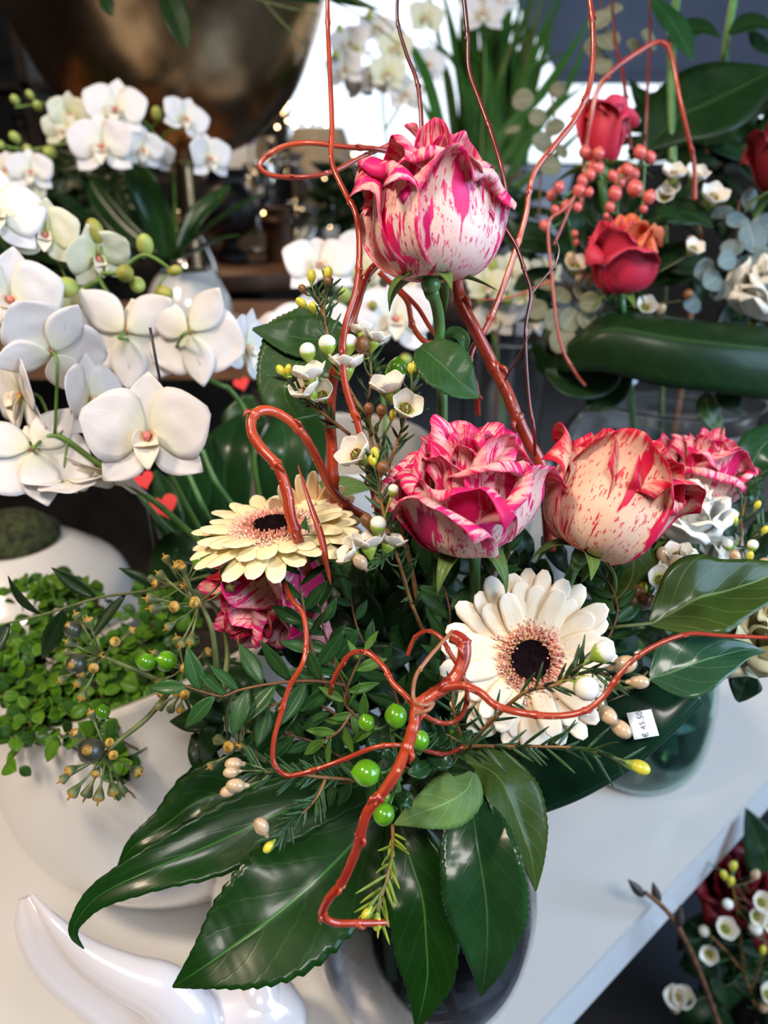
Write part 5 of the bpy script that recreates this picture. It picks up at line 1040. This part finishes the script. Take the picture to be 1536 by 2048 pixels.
# eucalyptus
def eucal(label, path_, discs, mat, seed=0):
    t = thing('eucalyptus_branch', label, 'eucalyptus', P(*path_[0])); part('stem', MB().tube(path(path_), .0012, 6), M['twig'], t); r = random.Random(seed)
    ap = path(path_, 20)
    for (x, y, d, rad_) in discs:
        R_ = rad_*d/FPX; f = SV((r.uniform(-.6, .6), r.uniform(-.3, .8), 1)); c = P(x, y, d)
        q = min(ap, key=lambda a: (a-c).length); ax = (c-q); ax = (ax - f*ax.dot(f)).normalized() if ax.length > 1e-4 else UP; xx = ax.cross(f)
        m = Matrix.Translation(c - ax*R_) @ Matrix((xx, ax, f)).transposed().to_4x4()
        part('leaf', blade(R_*2, R_*1.9, (.3, .8, 1, 1, .8, .25), bend=-8, cup=.15, nv=10, nu=7).xf(m), M[mat], t)
eucal('blue-grey eucalyptus branch at the right edge beside the white rose', [(1500, 640, .76), (1480, 560, .74), (1470, 480, .73), (1480, 400, .73)], [(1465, 495, .70, 24), (1455, 520, .69, 22), (1505, 475, .70, 32), (1475, 440, .71, 26), (1520, 520, .70, 28), (1425, 560, .70, 26), (1410, 540, .70, 24), (1490, 530, .71, 24), (1445, 425, .72, 22), (1500, 400, .73, 24), (1440, 580, .71, 22), (1385, 605, .71, 24), (1530, 450, .71, 26)], 'eucal', 1)
eucal('beige eucalyptus branch left of the rolled dark leaf', [(1180, 700, .74), (1150, 620, .72), (1130, 560, .71)], [(1165, 590, .70, 25), (1180, 605, .69, 22), (1125, 590, .70, 22), (1140, 640, .70, 26), (1175, 640, .70, 24), (1110, 640, .70, 24), (1125, 680, .70, 28), (1090, 570, .72, 22), (1190, 570, .72, 18), (1075, 620, .72, 22)], 'eucal_w', 2)
eucal('shaded eucalyptus branch hanging from the top right against the window', [(1190, -40, .85), (1210, 60, .84), (1200, 130, .84), (1190, 160, .84)], [(1200, 40, .82, 24), (1215, 80, .82, 26), (1190, 95, .83, 22), (1225, 20, .83, 20), (1205, 130, .83, 20), (1300, 80, .84, 24), (1270, 95, .84, 20)], 'eucal_w', 3)
eucal('dim eucalyptus twig in front of the grass blades', [(1150, 700, .86), (1085, 520, .9), (1080, 380, .9), (1090, 300, .9), (1110, 250, .9), (1100, 180, .9)], [(1045, 200, .88, 22), (1075, 235, .88, 18), (1110, 255, .88, 20), (1120, 300, .88, 20), (1085, 285, .88, 22), (1100, 330, .88, 24), (1115, 180, .9, 16), (1025, 260, .9, 16)], 'eucal_w', 4)
# leaves of the back arrangement
def bl(label, mats, *sh, **k): return leafthing('salal_leaf' if 'rolled' not in label else 'aspidistra_leaf', label, mats, [S(*a) if isinstance(a, tuple) else S(a, nv=24, fold=7, wave=.08) for a in sh], **k)
bl('very large dark leaf standing behind the willow arch at the top right', 'dark_leaf', [(1290, 300, .80, 6), (1350, 240, .80, 70), (1430, 200, .80, 84), (1500, 165, .80, 50), (1550, 140, .80, 5)])
bl('dark blue-green leaf hanging from the top edge at the right', 'salal', [(1300, -10, .78, 8), (1340, 40, .77, 26), (1365, 80, .77, 24), (1385, 120, .77, 3)])
bl('dark leaf pointing right from the coral berries', 'dark_leaf', [(1290, 440, .72, 6), (1340, 425, .71, 32), (1390, 430, .71, 26), (1425, 455, .71, 3)])
bl('dark leaf left of the coral berries, behind the willow', 'dark_leaf', [(1130, 500, .74, 6), (1080, 480, .73, 34), (1030, 470, .73, 30), (1010, 430, .73, 3)])
bl('dark leaf spreading over the rim of the clear vase', 'dark_leaf', [(1230, 700, .74, 20), (1190, 740, .73, 56), (1140, 760, .72, 44), (1090, 740, .72, 4)])
bl('dark toothed leaf hanging into the clear vase', 'dark_leaf', [(1240, 740, .74, 30), (1210, 790, .73, 36), (1170, 820, .73, 4)])
bl('bright green ivy leaf at the right edge below the rolled leaf', 'pale_leaf', [(1440, 780, .70, 4), (1470, 765, .70, 26), (1505, 745, .70, 50), (1550, 740, .70, 40), (1590, 740, .70, 4)])
bl('small green ivy leaf hanging into the clear vase', 'ivy_leaf', [(1415, 785, .72, 6), (1415, 815, .71, 24), (1430, 845, .71, 20), (1446, 862, .71, 2)])
bl('dark ivy leaf beside the bright one at the vase rim', 'dark_leaf', [(1430, 790, .73, 6), (1460, 800, .72, 26), (1480, 830, .72, 3)])
bl('dark leaf on a tall stem at the top right corner', 'dark_leaf', [(1500, 60, .82, 5), (1520, 90, .82, 20), (1550, 110, .82, 3)])
fl = thing('leafy_branch', 'mass of dark leaves filling the back right arrangement', 'foliage', (gc.x, gc.y-.02, TZ+gz*.6)); rr = random.Random(31)
part('stem', MB().tube([V((gc.x, gc.y-.02, TZ+gz*.6)), P(1330, 560, .80), P(1330, 420, .80)], .003, 8), M['twig_g'], fl)
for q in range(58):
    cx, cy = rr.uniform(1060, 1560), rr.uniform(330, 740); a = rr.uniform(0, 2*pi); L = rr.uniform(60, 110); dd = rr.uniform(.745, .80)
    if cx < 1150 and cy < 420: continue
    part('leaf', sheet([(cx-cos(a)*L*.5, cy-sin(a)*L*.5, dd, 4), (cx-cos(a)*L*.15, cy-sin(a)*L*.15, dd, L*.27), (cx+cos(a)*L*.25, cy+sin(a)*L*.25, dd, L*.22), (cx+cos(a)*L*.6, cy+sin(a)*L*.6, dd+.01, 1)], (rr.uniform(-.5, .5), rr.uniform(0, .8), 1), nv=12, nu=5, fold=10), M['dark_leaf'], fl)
# rolled aspidistra leaf wrapped round the vase mouth
mb = MB(); G = []
top = spline([(1120, 700, .72), (1165, 655, .71), (1225, 622, .70), (1330, 632, .69), (1440, 645, .69), (1540, 655, .70), (1620, 680, .72)], 40)
bot = spline([(1095, 745, .74), (1140, 745, .70), (1210, 745, .68), (1320, 772, .67), (1430, 785, .67), (1530, 800, .68), (1620, 810, .70)], 40)
for i in range(40):
    a, b = P(*top[i]), P(*bot[i]); row = []
    for j in range(13):
        s = j/12; row.append(a*(1-s) + b*s + BACK*.022*sin(pi*s) + UP*.006*sin(pi*s))
    G.append(row)
solo('aspidistra_leaf', MB().grid(G, [[(j/12, i/39) for j in range(13)] for i in range(40)], .0006), M['dark_leaf'], 'broad rolled dark leaf wrapped like a collar round the back arrangement', 'leaf')
waxsprig('tiny white waxflowers beside the willow arch at the right', [[(1400, 480, .74), (1380, 420, .73), (1385, 370, .72)], [(1400, 480, .74), (1420, 430, .72)]], [(1346, 352, .70, 'flower', (0, .6, .8), 1.9), (1390, 355, .70, 'flower', (.1, .6, .8), 1.9), (1424, 398, .70, 'flower', (.1, .5, .9), 2.2), (1340, 385, .71, 'flower', (-.3, .5, .8), 1.6), (1380, 485, .72, 'beige', (0, 1, .4), 1.6), (1330, 395, .71, 'flower', (-.3, .2, .8), 1.5)], 30, .02, 31, srad=.001)
waxsprig('beige waxflower buds under the coral rose', [[(1200, 660, .74), (1210, 600, .72), (1170, 540, .71)]], [(1150, 535, .69, 'flower', (0, .5, .8), 1.8), (1140, 520, .69, 'beige', (0, .8, .5), 1.9), (1160, 555, .69, 'beige', (0, .5, .8), 1.9), (1290, 615, .70, 'flower', (0, .3, 1), 1.6), (1320, 620, .70, 'beige', (.2, .5, 1), 1.8), (1385, 500, .70, 'flower', (.2, .5, 1), 1.6), (1375, 590, .70, 'brown', (.2, .5, 1), 1.8), (1180, 560, .7, 'beige', (.2, .5, 1), 1.8)], 24, .02, 32)
for lab, p_, r_ in (('thick green stem rising to the top edge right of the arch', [(1345, 330, .80), (1342, 180, .80), (1345, 60, .80), (1360, -40, .80)], .0048), ('second green stem near the top right corner', [(1440, 200, .84), (1448, 120, .84), (1458, 50, .84), (1475, -40, .84)], .0045)):
    tt = thing('leafy_stalk', lab, 'stalk', P(*p_[0])); part('stem', MB().tube(path(p_), r_, 10), M['rose_stem'], tt)
    part('leaf', sheet([(p_[2][0], p_[2][1]+20, .80, 4), (p_[2][0]+30, p_[2][1], .80, 22), (p_[2][0]+62, p_[2][1]-4, .80, 20), (p_[2][0]+95, p_[2][1]+14, .80, 2)], (0, .3, 1), nv=18, fold=8), M['dark_leaf'], tt)

xc = V((.160, .975, TZ)); xz = P(1010, 640, 1.06).z - TZ
solo('glass_vase', MB().lathe(hollow([(.045, .001), (.052, .01), (.055, xz*.5), (.056, xz*.85), (.060, xz)], .003), 48, xc), M['glass'], 'slim clear glass vase between the thick willow stem and the wide clear vase', 'vase')
# ------------------------------------------------------------ pink rose bouquet right of the main one
rose('rose', 'striped pink rose at the far right of the row, behind a white rose', PF(1395, 990, .52, (.12, 1, .30), 0), M['rose_pink'], .78, 71, 'bloom', [(1390, 1100, .56), (1340, 1300, .60), ('w', kc.x, kc.y, TZ+.19), ('w', kc.x+.02, kc.y, TZ+.03)], 4, mats2=M['rose'])
rose('rose', 'white rose below the far right striped rose', PF(1362, 1062, .50, (.0, .75, .6), 0), M['white_rose'], .62, 73, 'bloom', [(1340, 1200, .56), ('w', kc.x, kc.y, TZ+.19)], 4)
rose('rose', 'pale cream rose cut by the right edge under the ivy leaf', PF(1535, 1290, .48, (-.3, .6, .7), 0), M['cream_rose'], .85, 76, 'bloom', None, 3)
rose('rose', 'white rose just behind the upper ivy leaf', PF(1440, 1150, .52, (.0, .8, .5), 0), M['white_rose'], .62, 78, 'bud', None, 3)
waxsprig('waxflower sprig with small rings of white bloom left of the upper ivy leaf', [[(1330, 1280, .50), (1320, 1220, .48), (1330, 1160, .47), (1345, 1130, .46)]], [(1320, 1160, .44, 'flower', (-.1, .4, 1), 1.35), (1332, 1145, .45, 'flower', (.2, .5, .8), 1.3), (1330, 1188, .44, 'flower', (.1, .1, 1), 1.3), (1355, 1115, .45, 'flower', (-.1, .8, .4), 1.5), (1375, 1125, .45, 'flower', (.4, .6, .4), 1.5), (1325, 1112, .45, 'beige', (-.1, 1, .3), 1.5), (1348, 1128, .44, 'beige', (.2, .6, .6), 1.3), (1275, 1185, .45, 'brown', (-.3, .8, .5), 1.6), (1290, 1200, .45, 'brown', (0, .8, .5), 1.6), (1262, 1200, .45, 'brown', (-.6, .6, .5), 1.5), (1285, 1178, .45, 'yellow', (.1, 1, .2), 1.3), (1300, 1205, .45, 'beige', (.3, .6, .5), 1.4)], 30, .014, 33)
waxsprig('green budding sprig between the far right rose and the right edge', [[(1480, 1200, .52), (1480, 1080, .50), (1490, 1000, .49), (1500, 960, .49)], [(1485, 1100, .5), (1530, 1050, .49)]], [(1505, 1092, .48, 'white', (0, .8, .4), 1.0), (1500, 1112, .48, 'yellow', (0, .8, .4), 1.0), (1525, 1130, .48, 'beige', (.2, .8, .4), 1.3), (1470, 1040, .48, 'yellow', (-.2, .8, .4), .9), (1515, 1010, .48, 'yellow', (.2, .8, .4), .9), (1530, 1060, .48, 'yellow', (.3, .8, .4), .9), (1470, 1115, .48, 'beige', (-.3, .8, .4), 1.4), (1455, 1090, .48, 'white', (-.3, .8, .4), 1.0)], 70, .012, 34)
bl('dark green leaf at the right edge beside the far right rose', 'salal', [(1560, 860, .54, 20), (1520, 900, .53, 44), (1500, 950, .53, 30), (1510, 1010, .53, 4)])
bl('dark ivy leaf drooping at the right edge over the table', 'dark_leaf', [(1500, 1340, .50, 6), (1490, 1365, .50, 34), (1480, 1395, .50, 14), (1478, 1405, .50, 1)])
bl('dark leaf under the white rose of the right bouquet', 'dark_leaf', [(1300, 1090, .54, 10), (1340, 1110, .53, 34), (1390, 1125, .53, 28), (1440, 1120, .53, 3)])
bl('dark bluish leaf between the right rose and the olive ivy leaf', 'salal', [(1290, 1130, .55, 10), (1260, 1180, .54, 34), (1240, 1240, .54, 28), (1225, 1300, .54, 4)])
fl = thing('leafy_branch', 'dark leaf mass inside the bouquet over the green glass vase', 'foliage', kc + V((0, 0, .19))); rr = random.Random(41)
part('stem', MB().tube([kc + V((0, 0, .19)), P(1330, 1250, .60), P(1400, 1100, .58)], .0025, 8), M['twig_g'], fl)
for q in range(5):
    a = q*1.3; part('stem', MB().tube([kc + V((cos(a)*.015, sin(a)*.015, .185)), kc + V((cos(a+2)*.03, sin(a+2)*.03, .09)), kc + V((cos(a+2.6)*.04, sin(a+2.6)*.04, .018))], .003, 8), M['rose_stem'], fl)
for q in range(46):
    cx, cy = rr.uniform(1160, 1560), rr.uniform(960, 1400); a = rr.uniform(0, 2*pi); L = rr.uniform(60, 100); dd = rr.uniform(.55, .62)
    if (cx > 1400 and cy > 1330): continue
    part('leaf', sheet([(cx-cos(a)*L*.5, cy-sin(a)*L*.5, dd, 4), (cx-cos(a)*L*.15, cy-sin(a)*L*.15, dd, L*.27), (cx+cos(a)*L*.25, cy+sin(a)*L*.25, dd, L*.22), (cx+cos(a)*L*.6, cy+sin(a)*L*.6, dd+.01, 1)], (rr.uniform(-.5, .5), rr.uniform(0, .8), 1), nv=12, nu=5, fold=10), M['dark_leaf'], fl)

# ------------------------------------------------------------ bouquet low at the bottom right corner
lc = P(1500, 1950, .98)
bk = thing('flower_bucket', 'dark bucket holding the dark red bouquet beside the table', 'bucket', (lc.x+.10, lc.y+.02, 0))
bx = V((lc.x+.10, lc.y+.02, 0))
part('vessel', MB().lathe(hollow([(.09, 0), (.11, .1), (.13, .30), (.14, .42)], .004), 40, bx), M['black'], bk)
BK = ('w', bx.x, bx.y, .40)
rose('rose', 'dark red rose low at the bottom right, beside the table corner', PF(1468, 1800, .86, (-.1, .8, .6), 0), M['dark_rose'], 1.25, 81, 'bloom', [BK], 4)
rose('rose', 'second dark red rose cut by the right edge at the bottom', PF(1560, 1830, .88, (-.1, .7, .7), 0), M['dark_rose'], 1.2, 83, 'bloom', [BK], 4)
waxsprig('white waxflower sprig over the dark red rose at the bottom right', [[(1520, 2040, .95), (1490, 1950, .88), (1480, 1870, .84), (1470, 1800, .80), (1462, 1750, .79)], [(1490, 1950, .88), (1450, 1900, .84), (1410, 1860, .82)], [(1500, 1980, .88), (1530, 1900, .83), (1520, 1840, .82)]],
   [(1450, 1858, .79, 'flower', (0, .6, .8), 1.9), (1510, 1855, .78, 'white', (0, .2, 1), 2.0), (1455, 1808, .79, 'white', (-.2, .5, 1), 1.6), (1408, 1862, .80, 'white', (-.4, .5, .8), 1.7), (1418, 1908, .81, 'flower', (-.4, .3, .9), 1.6), (1522, 1805, .78, 'flower', (0, .5, .9), 1.8), (1512, 1832, .78, 'flower', (.1, .3, .9), 1.7), (1534, 1845, .78, 'flower', (.3, .3, .9), 1.7), (1467, 1732, .78, 'yellow', (.1, 1, .3), 1.7), (1448, 1750, .78, 'yellow', (-.3, 1, .3), 1.6), (1462, 1762, .78, 'yellow', (.1, 1, .3), 1.6), (1510, 1750, .79, 'beige', (.3, 1, .3), 1.8), (1525, 1900, .80, 'yellow', (.1, 1, .3), 1.7)], 50, .03, 35, srad=.0016)
waxsprig('faded waxflower sprig at the very bottom right, near the floor', [[(1500, 2080, 1.0), (1440, 2030, .95), (1390, 2010, .93)], [(1480, 2060, .98), (1530, 2010, .92)]], [(1350, 2015, .92, 'beige', (-.3, .6, .8), 2.6), (1365, 1995, .92, 'flower', (-.2, .6, .8), 2.2), (1380, 2010, .92, 'beige', (.2, .6, .8), 2.4), (1525, 2015, .90, 'beige', (.2, .6, .8), 2.2), (1535, 1990, .90, 'flower', (.2, .6, .8), 2.2), (1350, 1995, .92, 'flower', (-.3, .6, .8), 2.2)], 24, .03, 36, srad=.0016)
tw = thing('bud_twig', 'bare brown twig with pointed buds crossing the table edge', 'twig', P(1455, 2100, .82))
part('stem', MB().tube(path([(1455, 2100, .82), (1405, 1960, .74), (1370, 1880, .69), (1340, 1830, .665), (1310, 1800, .65), (1290, 1785, .645)]), [.0030-.0012*i/35 for i in range(36)], 8), M['twig'], tw)
for (x, y, a, b) in ((1275, 1775, -.7, .8), (1305, 1790, -.3, 1), (1345, 1836, .0, 1)):
    part('bud', MB().lathe(smooth([(.0008, 0), (.0036, .005), (.0040, .011), (.0022, .018), (.0004, .023)]), 14).xf(frame(P(x+12, y+18, .648 + (x-1275)*.0003), SV((a, b, .2)))), M['darkwood'], tw)
bl('dark pointed leaf over the pale edge at the right, above the dark red roses', 'dark_leaf', [(1540, 1740, .80, 44), (1525, 1700, .80, 44), (1505, 1650, .80, 22), (1492, 1617, .80, 2)])
fl = thing('leafy_branch', 'dark leaf mass of the bouquet at the bottom right corner', 'foliage', (bx.x, bx.y, .40)); rr = random.Random(47)
part('stem', MB().tube([V((bx.x, bx.y, .40)), P(1520, 1950, .95), P(1500, 1850, .93)], .003, 8), M['twig_g'], fl)
for q in range(44):
    cx, cy = rr.uniform(1380, 1570), rr.uniform(1790, 2080); a = rr.uniform(0, 2*pi); L = rr.uniform(50, 90); dd = rr.uniform(.90, .98)
    if cx < 1430 and cy < 1850: continue
    part('leaf', sheet([(cx-cos(a)*L*.5, cy-sin(a)*L*.5, dd, 4), (cx-cos(a)*L*.15, cy-sin(a)*L*.15, dd, L*.25), (cx+cos(a)*L*.25, cy+sin(a)*L*.25, dd, L*.2), (cx+cos(a)*L*.6, cy+sin(a)*L*.6, dd+.01, 1)], (rr.uniform(-.5, .5), rr.uniform(0, .8), 1), nv=12, nu=5, fold=10), M['dark_leaf'], fl)
# lower white shelf board seen past the table edge
lsb = solo('side_table', MB().box((.16, -.30, -.16), (1.2, -.04, -.13), M=TM).box((.18, -.28, -.75), (.22, -.24, -.16), M=TM).box((1.1, -.28, -.75), (1.14, -.24, -.16), M=TM) if False else MB().box((.66, -.17, -.16), (1.2, -.03, -.13), M=TM).box((.68, -.16, -.75), (.72, -.12, -.16), M=TM).box((1.1, -.16, -.75), (1.14, -.12, -.16), M=TM), M['white_paint'], 'low white side table glimpsed past the right edge of the big table', 'table', smooth=False)

# ------------------------------------------------------------ tall grass pot and shop background
gp = P(1030, 700, 1.72); TB2z = P(1000, 560, 1.72).z
gt = thing('grass_plant', 'tall upright green grass blades in front of the window', 'plant', (gp.x, gp.y, TB2z+.15)); rr = random.Random(53)
for q in range(58):
    x0 = 985 + rr.uniform(-60, 60); x1 = x0 + rr.uniform(-90, 130); d = 1.66 + rr.uniform(-.1, .15); w = rr.uniform(7, 13)
    top_ = rr.uniform(-120, 120)
    part('blade', sheet([(x0, 480, d, w*.8), (x0*.8+x1*.2, 330, d, w), (x0*.45+x1*.55, 160, d-.02, w*.9), (x1 + (x1-x0)*.2, top_, d-.03, 1)], (rr.uniform(-.8, .8), .1, 1), nv=16, nu=5, fold=14, thick=.0005), M['grass'], gt)
for (x0, y0, x1, y1, x2, y2, w) in ((985, 300, 1090, 180, 1190, 20, 10), (1000, 330, 1120, 200, 1180, 60, 8), (985, 420, 1080, 250, 1170, 170, 9), (980, 420, 1090, 330, 1175, 250, 8), (900, 330, 850, 150, 790, 40, 12), (920, 420, 880, 280, 830, 180, 10)):
    part('blade', sheet([(960, 480, 1.4, w*.8), (x0, y0, 1.38, w), (x1, y1, 1.36, w), (x2, y2, 1.36, 1)], (.2, .3, 1), nv=18, nu=5, fold=14, thick=.0005), M['grass'], gt)
M['greypot'] = plain('grey_zinc', (.30, .32, .38), .5, .15, 8)
GPOT = lambda: solo('grass_pot', MB().lathe(hollow([(.06, 0), (.075, .10), (.095, .24)], .004), 40, V((gp.x, gp.y, TB2.z))), M['greypot'], 'pale grey zinc pot of the tall grass blades', 'pot')
def rtable(label, x, y, d, r, name='round_table', mt='wood'):
    c = P(x, y, d); z = c.z; t_ = thing(name, label, 'table', (c.x, c.y, 0))
    part('table_top', MB().lathe([(.0005, z-.05), (r*.98, z-.05), (r, z-.04), (r, z-.01), (r*.98, z), (.0005, z)], 48, V((c.x, c.y, 0))), M[mt], t_)
    part('pedestal', MB().lathe([(.0005, 0), (r*.6, 0), (r*.55, .04), (.05, .08), (.04, z*.5), (.06, z-.051), (.0005, z-.051)], 24, V((c.x, c.y, 0))), M['black'], t_); return c
TB1 = rtable('brown round wooden table deep in the shop behind the orchids', 490, 528, 2.3, .24)
TB2 = rtable('dark wooden table behind the top rose and the zinc pot', 1000, 560, 1.72, .30, mt='darkwood')
GPOT()
TB3 = rtable('dark table in the far middle below the glass objects', 640, 470, 3.2, .55, mt='darkwood')
def turned(name, label, cat, c, prof, mat, k=1.0): return solo(name, MB().lathe([(.0005, prof[0][1]*k)] + smooth(scale_prof(prof, k)) + [(.0005, prof[-1][1]*k)], 32, c), mat, label, cat)
VS = [(.04, 0), (.05, .01), (.07, .06), (.075, .12), (.05, .19), (.03, .23), (.045, .26)]
UR = [(.05, 0), (.06, .02), (.03, .05), (.03, .07), (.09, .12), (.10, .20), (.06, .26), (.075, .30)]
GB = [(.03, 0), (.028, .005), (.006, .015), (.006, .09), (.035, .13), (.045, .18), (.035, .23)]
CY = [(.05, 0), (.055, .02), (.05, .14), (.06, .15), (.05, .17), (.055, .20)]
def at(x, y, d, z): p = P(x, y, d); return V((p.x, p.y, z))
turned('lidded_urn', 'black turned urn right of the dark far table', 'urn', at(612, 400, 2.9, TB3.z), CY, M['black'], 1.2)
turned('silver_vase', 'silver bottle-shaped vase glinting behind the small orchid', 'vase', at(362, 440, 1.7, 1.02), VS, M['silver'], 1.0)
turned('glass_goblet', 'glass goblet standing below the metal bowl', 'glass', at(548, 330, 2.8, TB3.z), GB, M['glass'], 1.6)
turned('glass_goblet', 'smaller smoky goblet beside the dark urn', 'glass', at(520, 470, 2.6, TB3.z-.0), GB, M['smoke'], 1.2)
turned('glass_bottle', 'tall grey glass bottle behind the willow loop', 'bottle', at(585, 430, 2.7, TB3.z), VS, M['glass'], 1.2)
turned('dark_vase', 'dark vase on the brown round table', 'vase', V((TB1.x-.05, TB1.y+.05, TB1.z)), UR, M['black'], .9)
turned('ceramic_jar', 'brown jar at the back beside the brown table', 'jar', V((TB1.x+.10, TB1.y+.08, TB1.z)), CY, M['wood'], .8)
turned('silver_vase', 'small silver vase in the far shop, near the gold lights', 'vase', at(560, 300, 3.3, TB3.z), UR, M['silver'], 1.0)
turned('dark_vase', 'tall dark vase left of the window', 'vase', at(525, 300, 3.4, TB3.z), VS, M['black'], 1.3)
solo('gift_box', MB().box((-.12, -.08, 0), (.12, .08, .13), M=Matrix.Translation(at(455, 300, 3.4, 1.33)) @ Matrix.Rotation(.3, 4, 'Z')), M['paper'], 'plain white box on the far shelf below the metal bowl', 'box', smooth=False)
solo('lamp_shade', MB().lathe([(.16, 0), (.10, .17)], 32, at(640, 330, 3.0, P(640, 350, 3.0).z)), plain('linen_shade', (.55, .46, .33), .8, trl=.4), 'beige lamp shade inside the willow loop', 'lamp shade')
pq = P(498, 290, 3.0); pf_ = thing('pink_flower', 'small magenta bloom far behind, under the metal bowl', 'flower', (pq.x, pq.y, TB3.z)); pm = MB()
for q in range(9): pm.join(blade(.05, .035, ROUND, bend=20, bend2=40, cup=.3, nv=7).xf(Matrix.Translation(pq) @ Matrix.Rotation(q*.7, 4, 'Z') @ Matrix.Rotation(radians(50-q*4), 4, 'X')))
part('petals', pm, plain('magenta_bloom', (.75, .15, .5), .6), pf_); part('stem', MB().tube([V((pq.x, pq.y, TB3.z)), pq], .004, 6), M['rose_stem'], pf_)
# far shelf unit and wall things
sh = thing('shelf_unit', 'dark shelf unit along the back wall left of the window', 'shelf', (-1.9, 4.4, 0))
for z in (.45, .9, 1.33, 1.75, 2.2): part('shelf_board', MB().box((-2.9, 4.2, z-.03), (-.72, 4.6, z)), M['darkwood'], sh, False)
for x in (-2.9, -1.8, -.75): part('post', MB().box((x, 4.2, 0), (x+.05, 4.6, 2.3)), M['darkwood'], sh, False)
rr = random.Random(61)
kinds = [('dark_vase', VS, 'black'), ('silver_vase', UR, 'silver'), ('glass_jar', CY, 'glass'), ('brown_jar', CY, 'wood'), ('white_vase', VS, 'ceramic')]
wh = {0: 'lowest', 1: 'second', 2: 'third'}
for q in range(15):
    n_, pf, mt = kinds[q % 5]; z = (.45, .9, 1.33)[q // 5]; x = -1.9 + (q % 5)*.26
    turned(n_, '%s standing on the %s board of the dim back shelf' % (n_.replace('_', ' '), wh[q//5]), 'vase' if 'vase' in n_ else 'jar', V((x, 4.38 + rr.uniform(-.05, .05), z)), pf, M[mt], rr.uniform(.75, 1.1))
# string of warm lights, with bulbs added as glints of the shop clutter
sl = thing('lights_and_glints', 'cluster of tiny golden lights and added glints left of the bright window', 'lights', P(590, 260, 3.4)); pts = []
rr = random.Random(67)
for q in range(44):
    x, y = 600 + rr.gauss(0, 22), 232 + rr.gauss(0, 18); pts.append(P(x, y, 3.4 + rr.uniform(-.1, .1)))
for q in range(34): pts.append(P(rr.uniform(520, 720), rr.uniform(300, 470), 3.3 + rr.uniform(-.1, .2)))  # wider scatter of glowing balls stands for glints on glass
part('wire', MB().tube(pts, .002, 5, cap=False), M['black'], sl)
bm_ = MB().ball((0, 0, 0), .006, 8, 6).mesh('light_and_glint', M['bulb_and_glint'])
for p in pts: inst('bulb_and_glint', bm_, sl, Matrix.Translation(p))
# dark plants that close the view behind the main bouquet
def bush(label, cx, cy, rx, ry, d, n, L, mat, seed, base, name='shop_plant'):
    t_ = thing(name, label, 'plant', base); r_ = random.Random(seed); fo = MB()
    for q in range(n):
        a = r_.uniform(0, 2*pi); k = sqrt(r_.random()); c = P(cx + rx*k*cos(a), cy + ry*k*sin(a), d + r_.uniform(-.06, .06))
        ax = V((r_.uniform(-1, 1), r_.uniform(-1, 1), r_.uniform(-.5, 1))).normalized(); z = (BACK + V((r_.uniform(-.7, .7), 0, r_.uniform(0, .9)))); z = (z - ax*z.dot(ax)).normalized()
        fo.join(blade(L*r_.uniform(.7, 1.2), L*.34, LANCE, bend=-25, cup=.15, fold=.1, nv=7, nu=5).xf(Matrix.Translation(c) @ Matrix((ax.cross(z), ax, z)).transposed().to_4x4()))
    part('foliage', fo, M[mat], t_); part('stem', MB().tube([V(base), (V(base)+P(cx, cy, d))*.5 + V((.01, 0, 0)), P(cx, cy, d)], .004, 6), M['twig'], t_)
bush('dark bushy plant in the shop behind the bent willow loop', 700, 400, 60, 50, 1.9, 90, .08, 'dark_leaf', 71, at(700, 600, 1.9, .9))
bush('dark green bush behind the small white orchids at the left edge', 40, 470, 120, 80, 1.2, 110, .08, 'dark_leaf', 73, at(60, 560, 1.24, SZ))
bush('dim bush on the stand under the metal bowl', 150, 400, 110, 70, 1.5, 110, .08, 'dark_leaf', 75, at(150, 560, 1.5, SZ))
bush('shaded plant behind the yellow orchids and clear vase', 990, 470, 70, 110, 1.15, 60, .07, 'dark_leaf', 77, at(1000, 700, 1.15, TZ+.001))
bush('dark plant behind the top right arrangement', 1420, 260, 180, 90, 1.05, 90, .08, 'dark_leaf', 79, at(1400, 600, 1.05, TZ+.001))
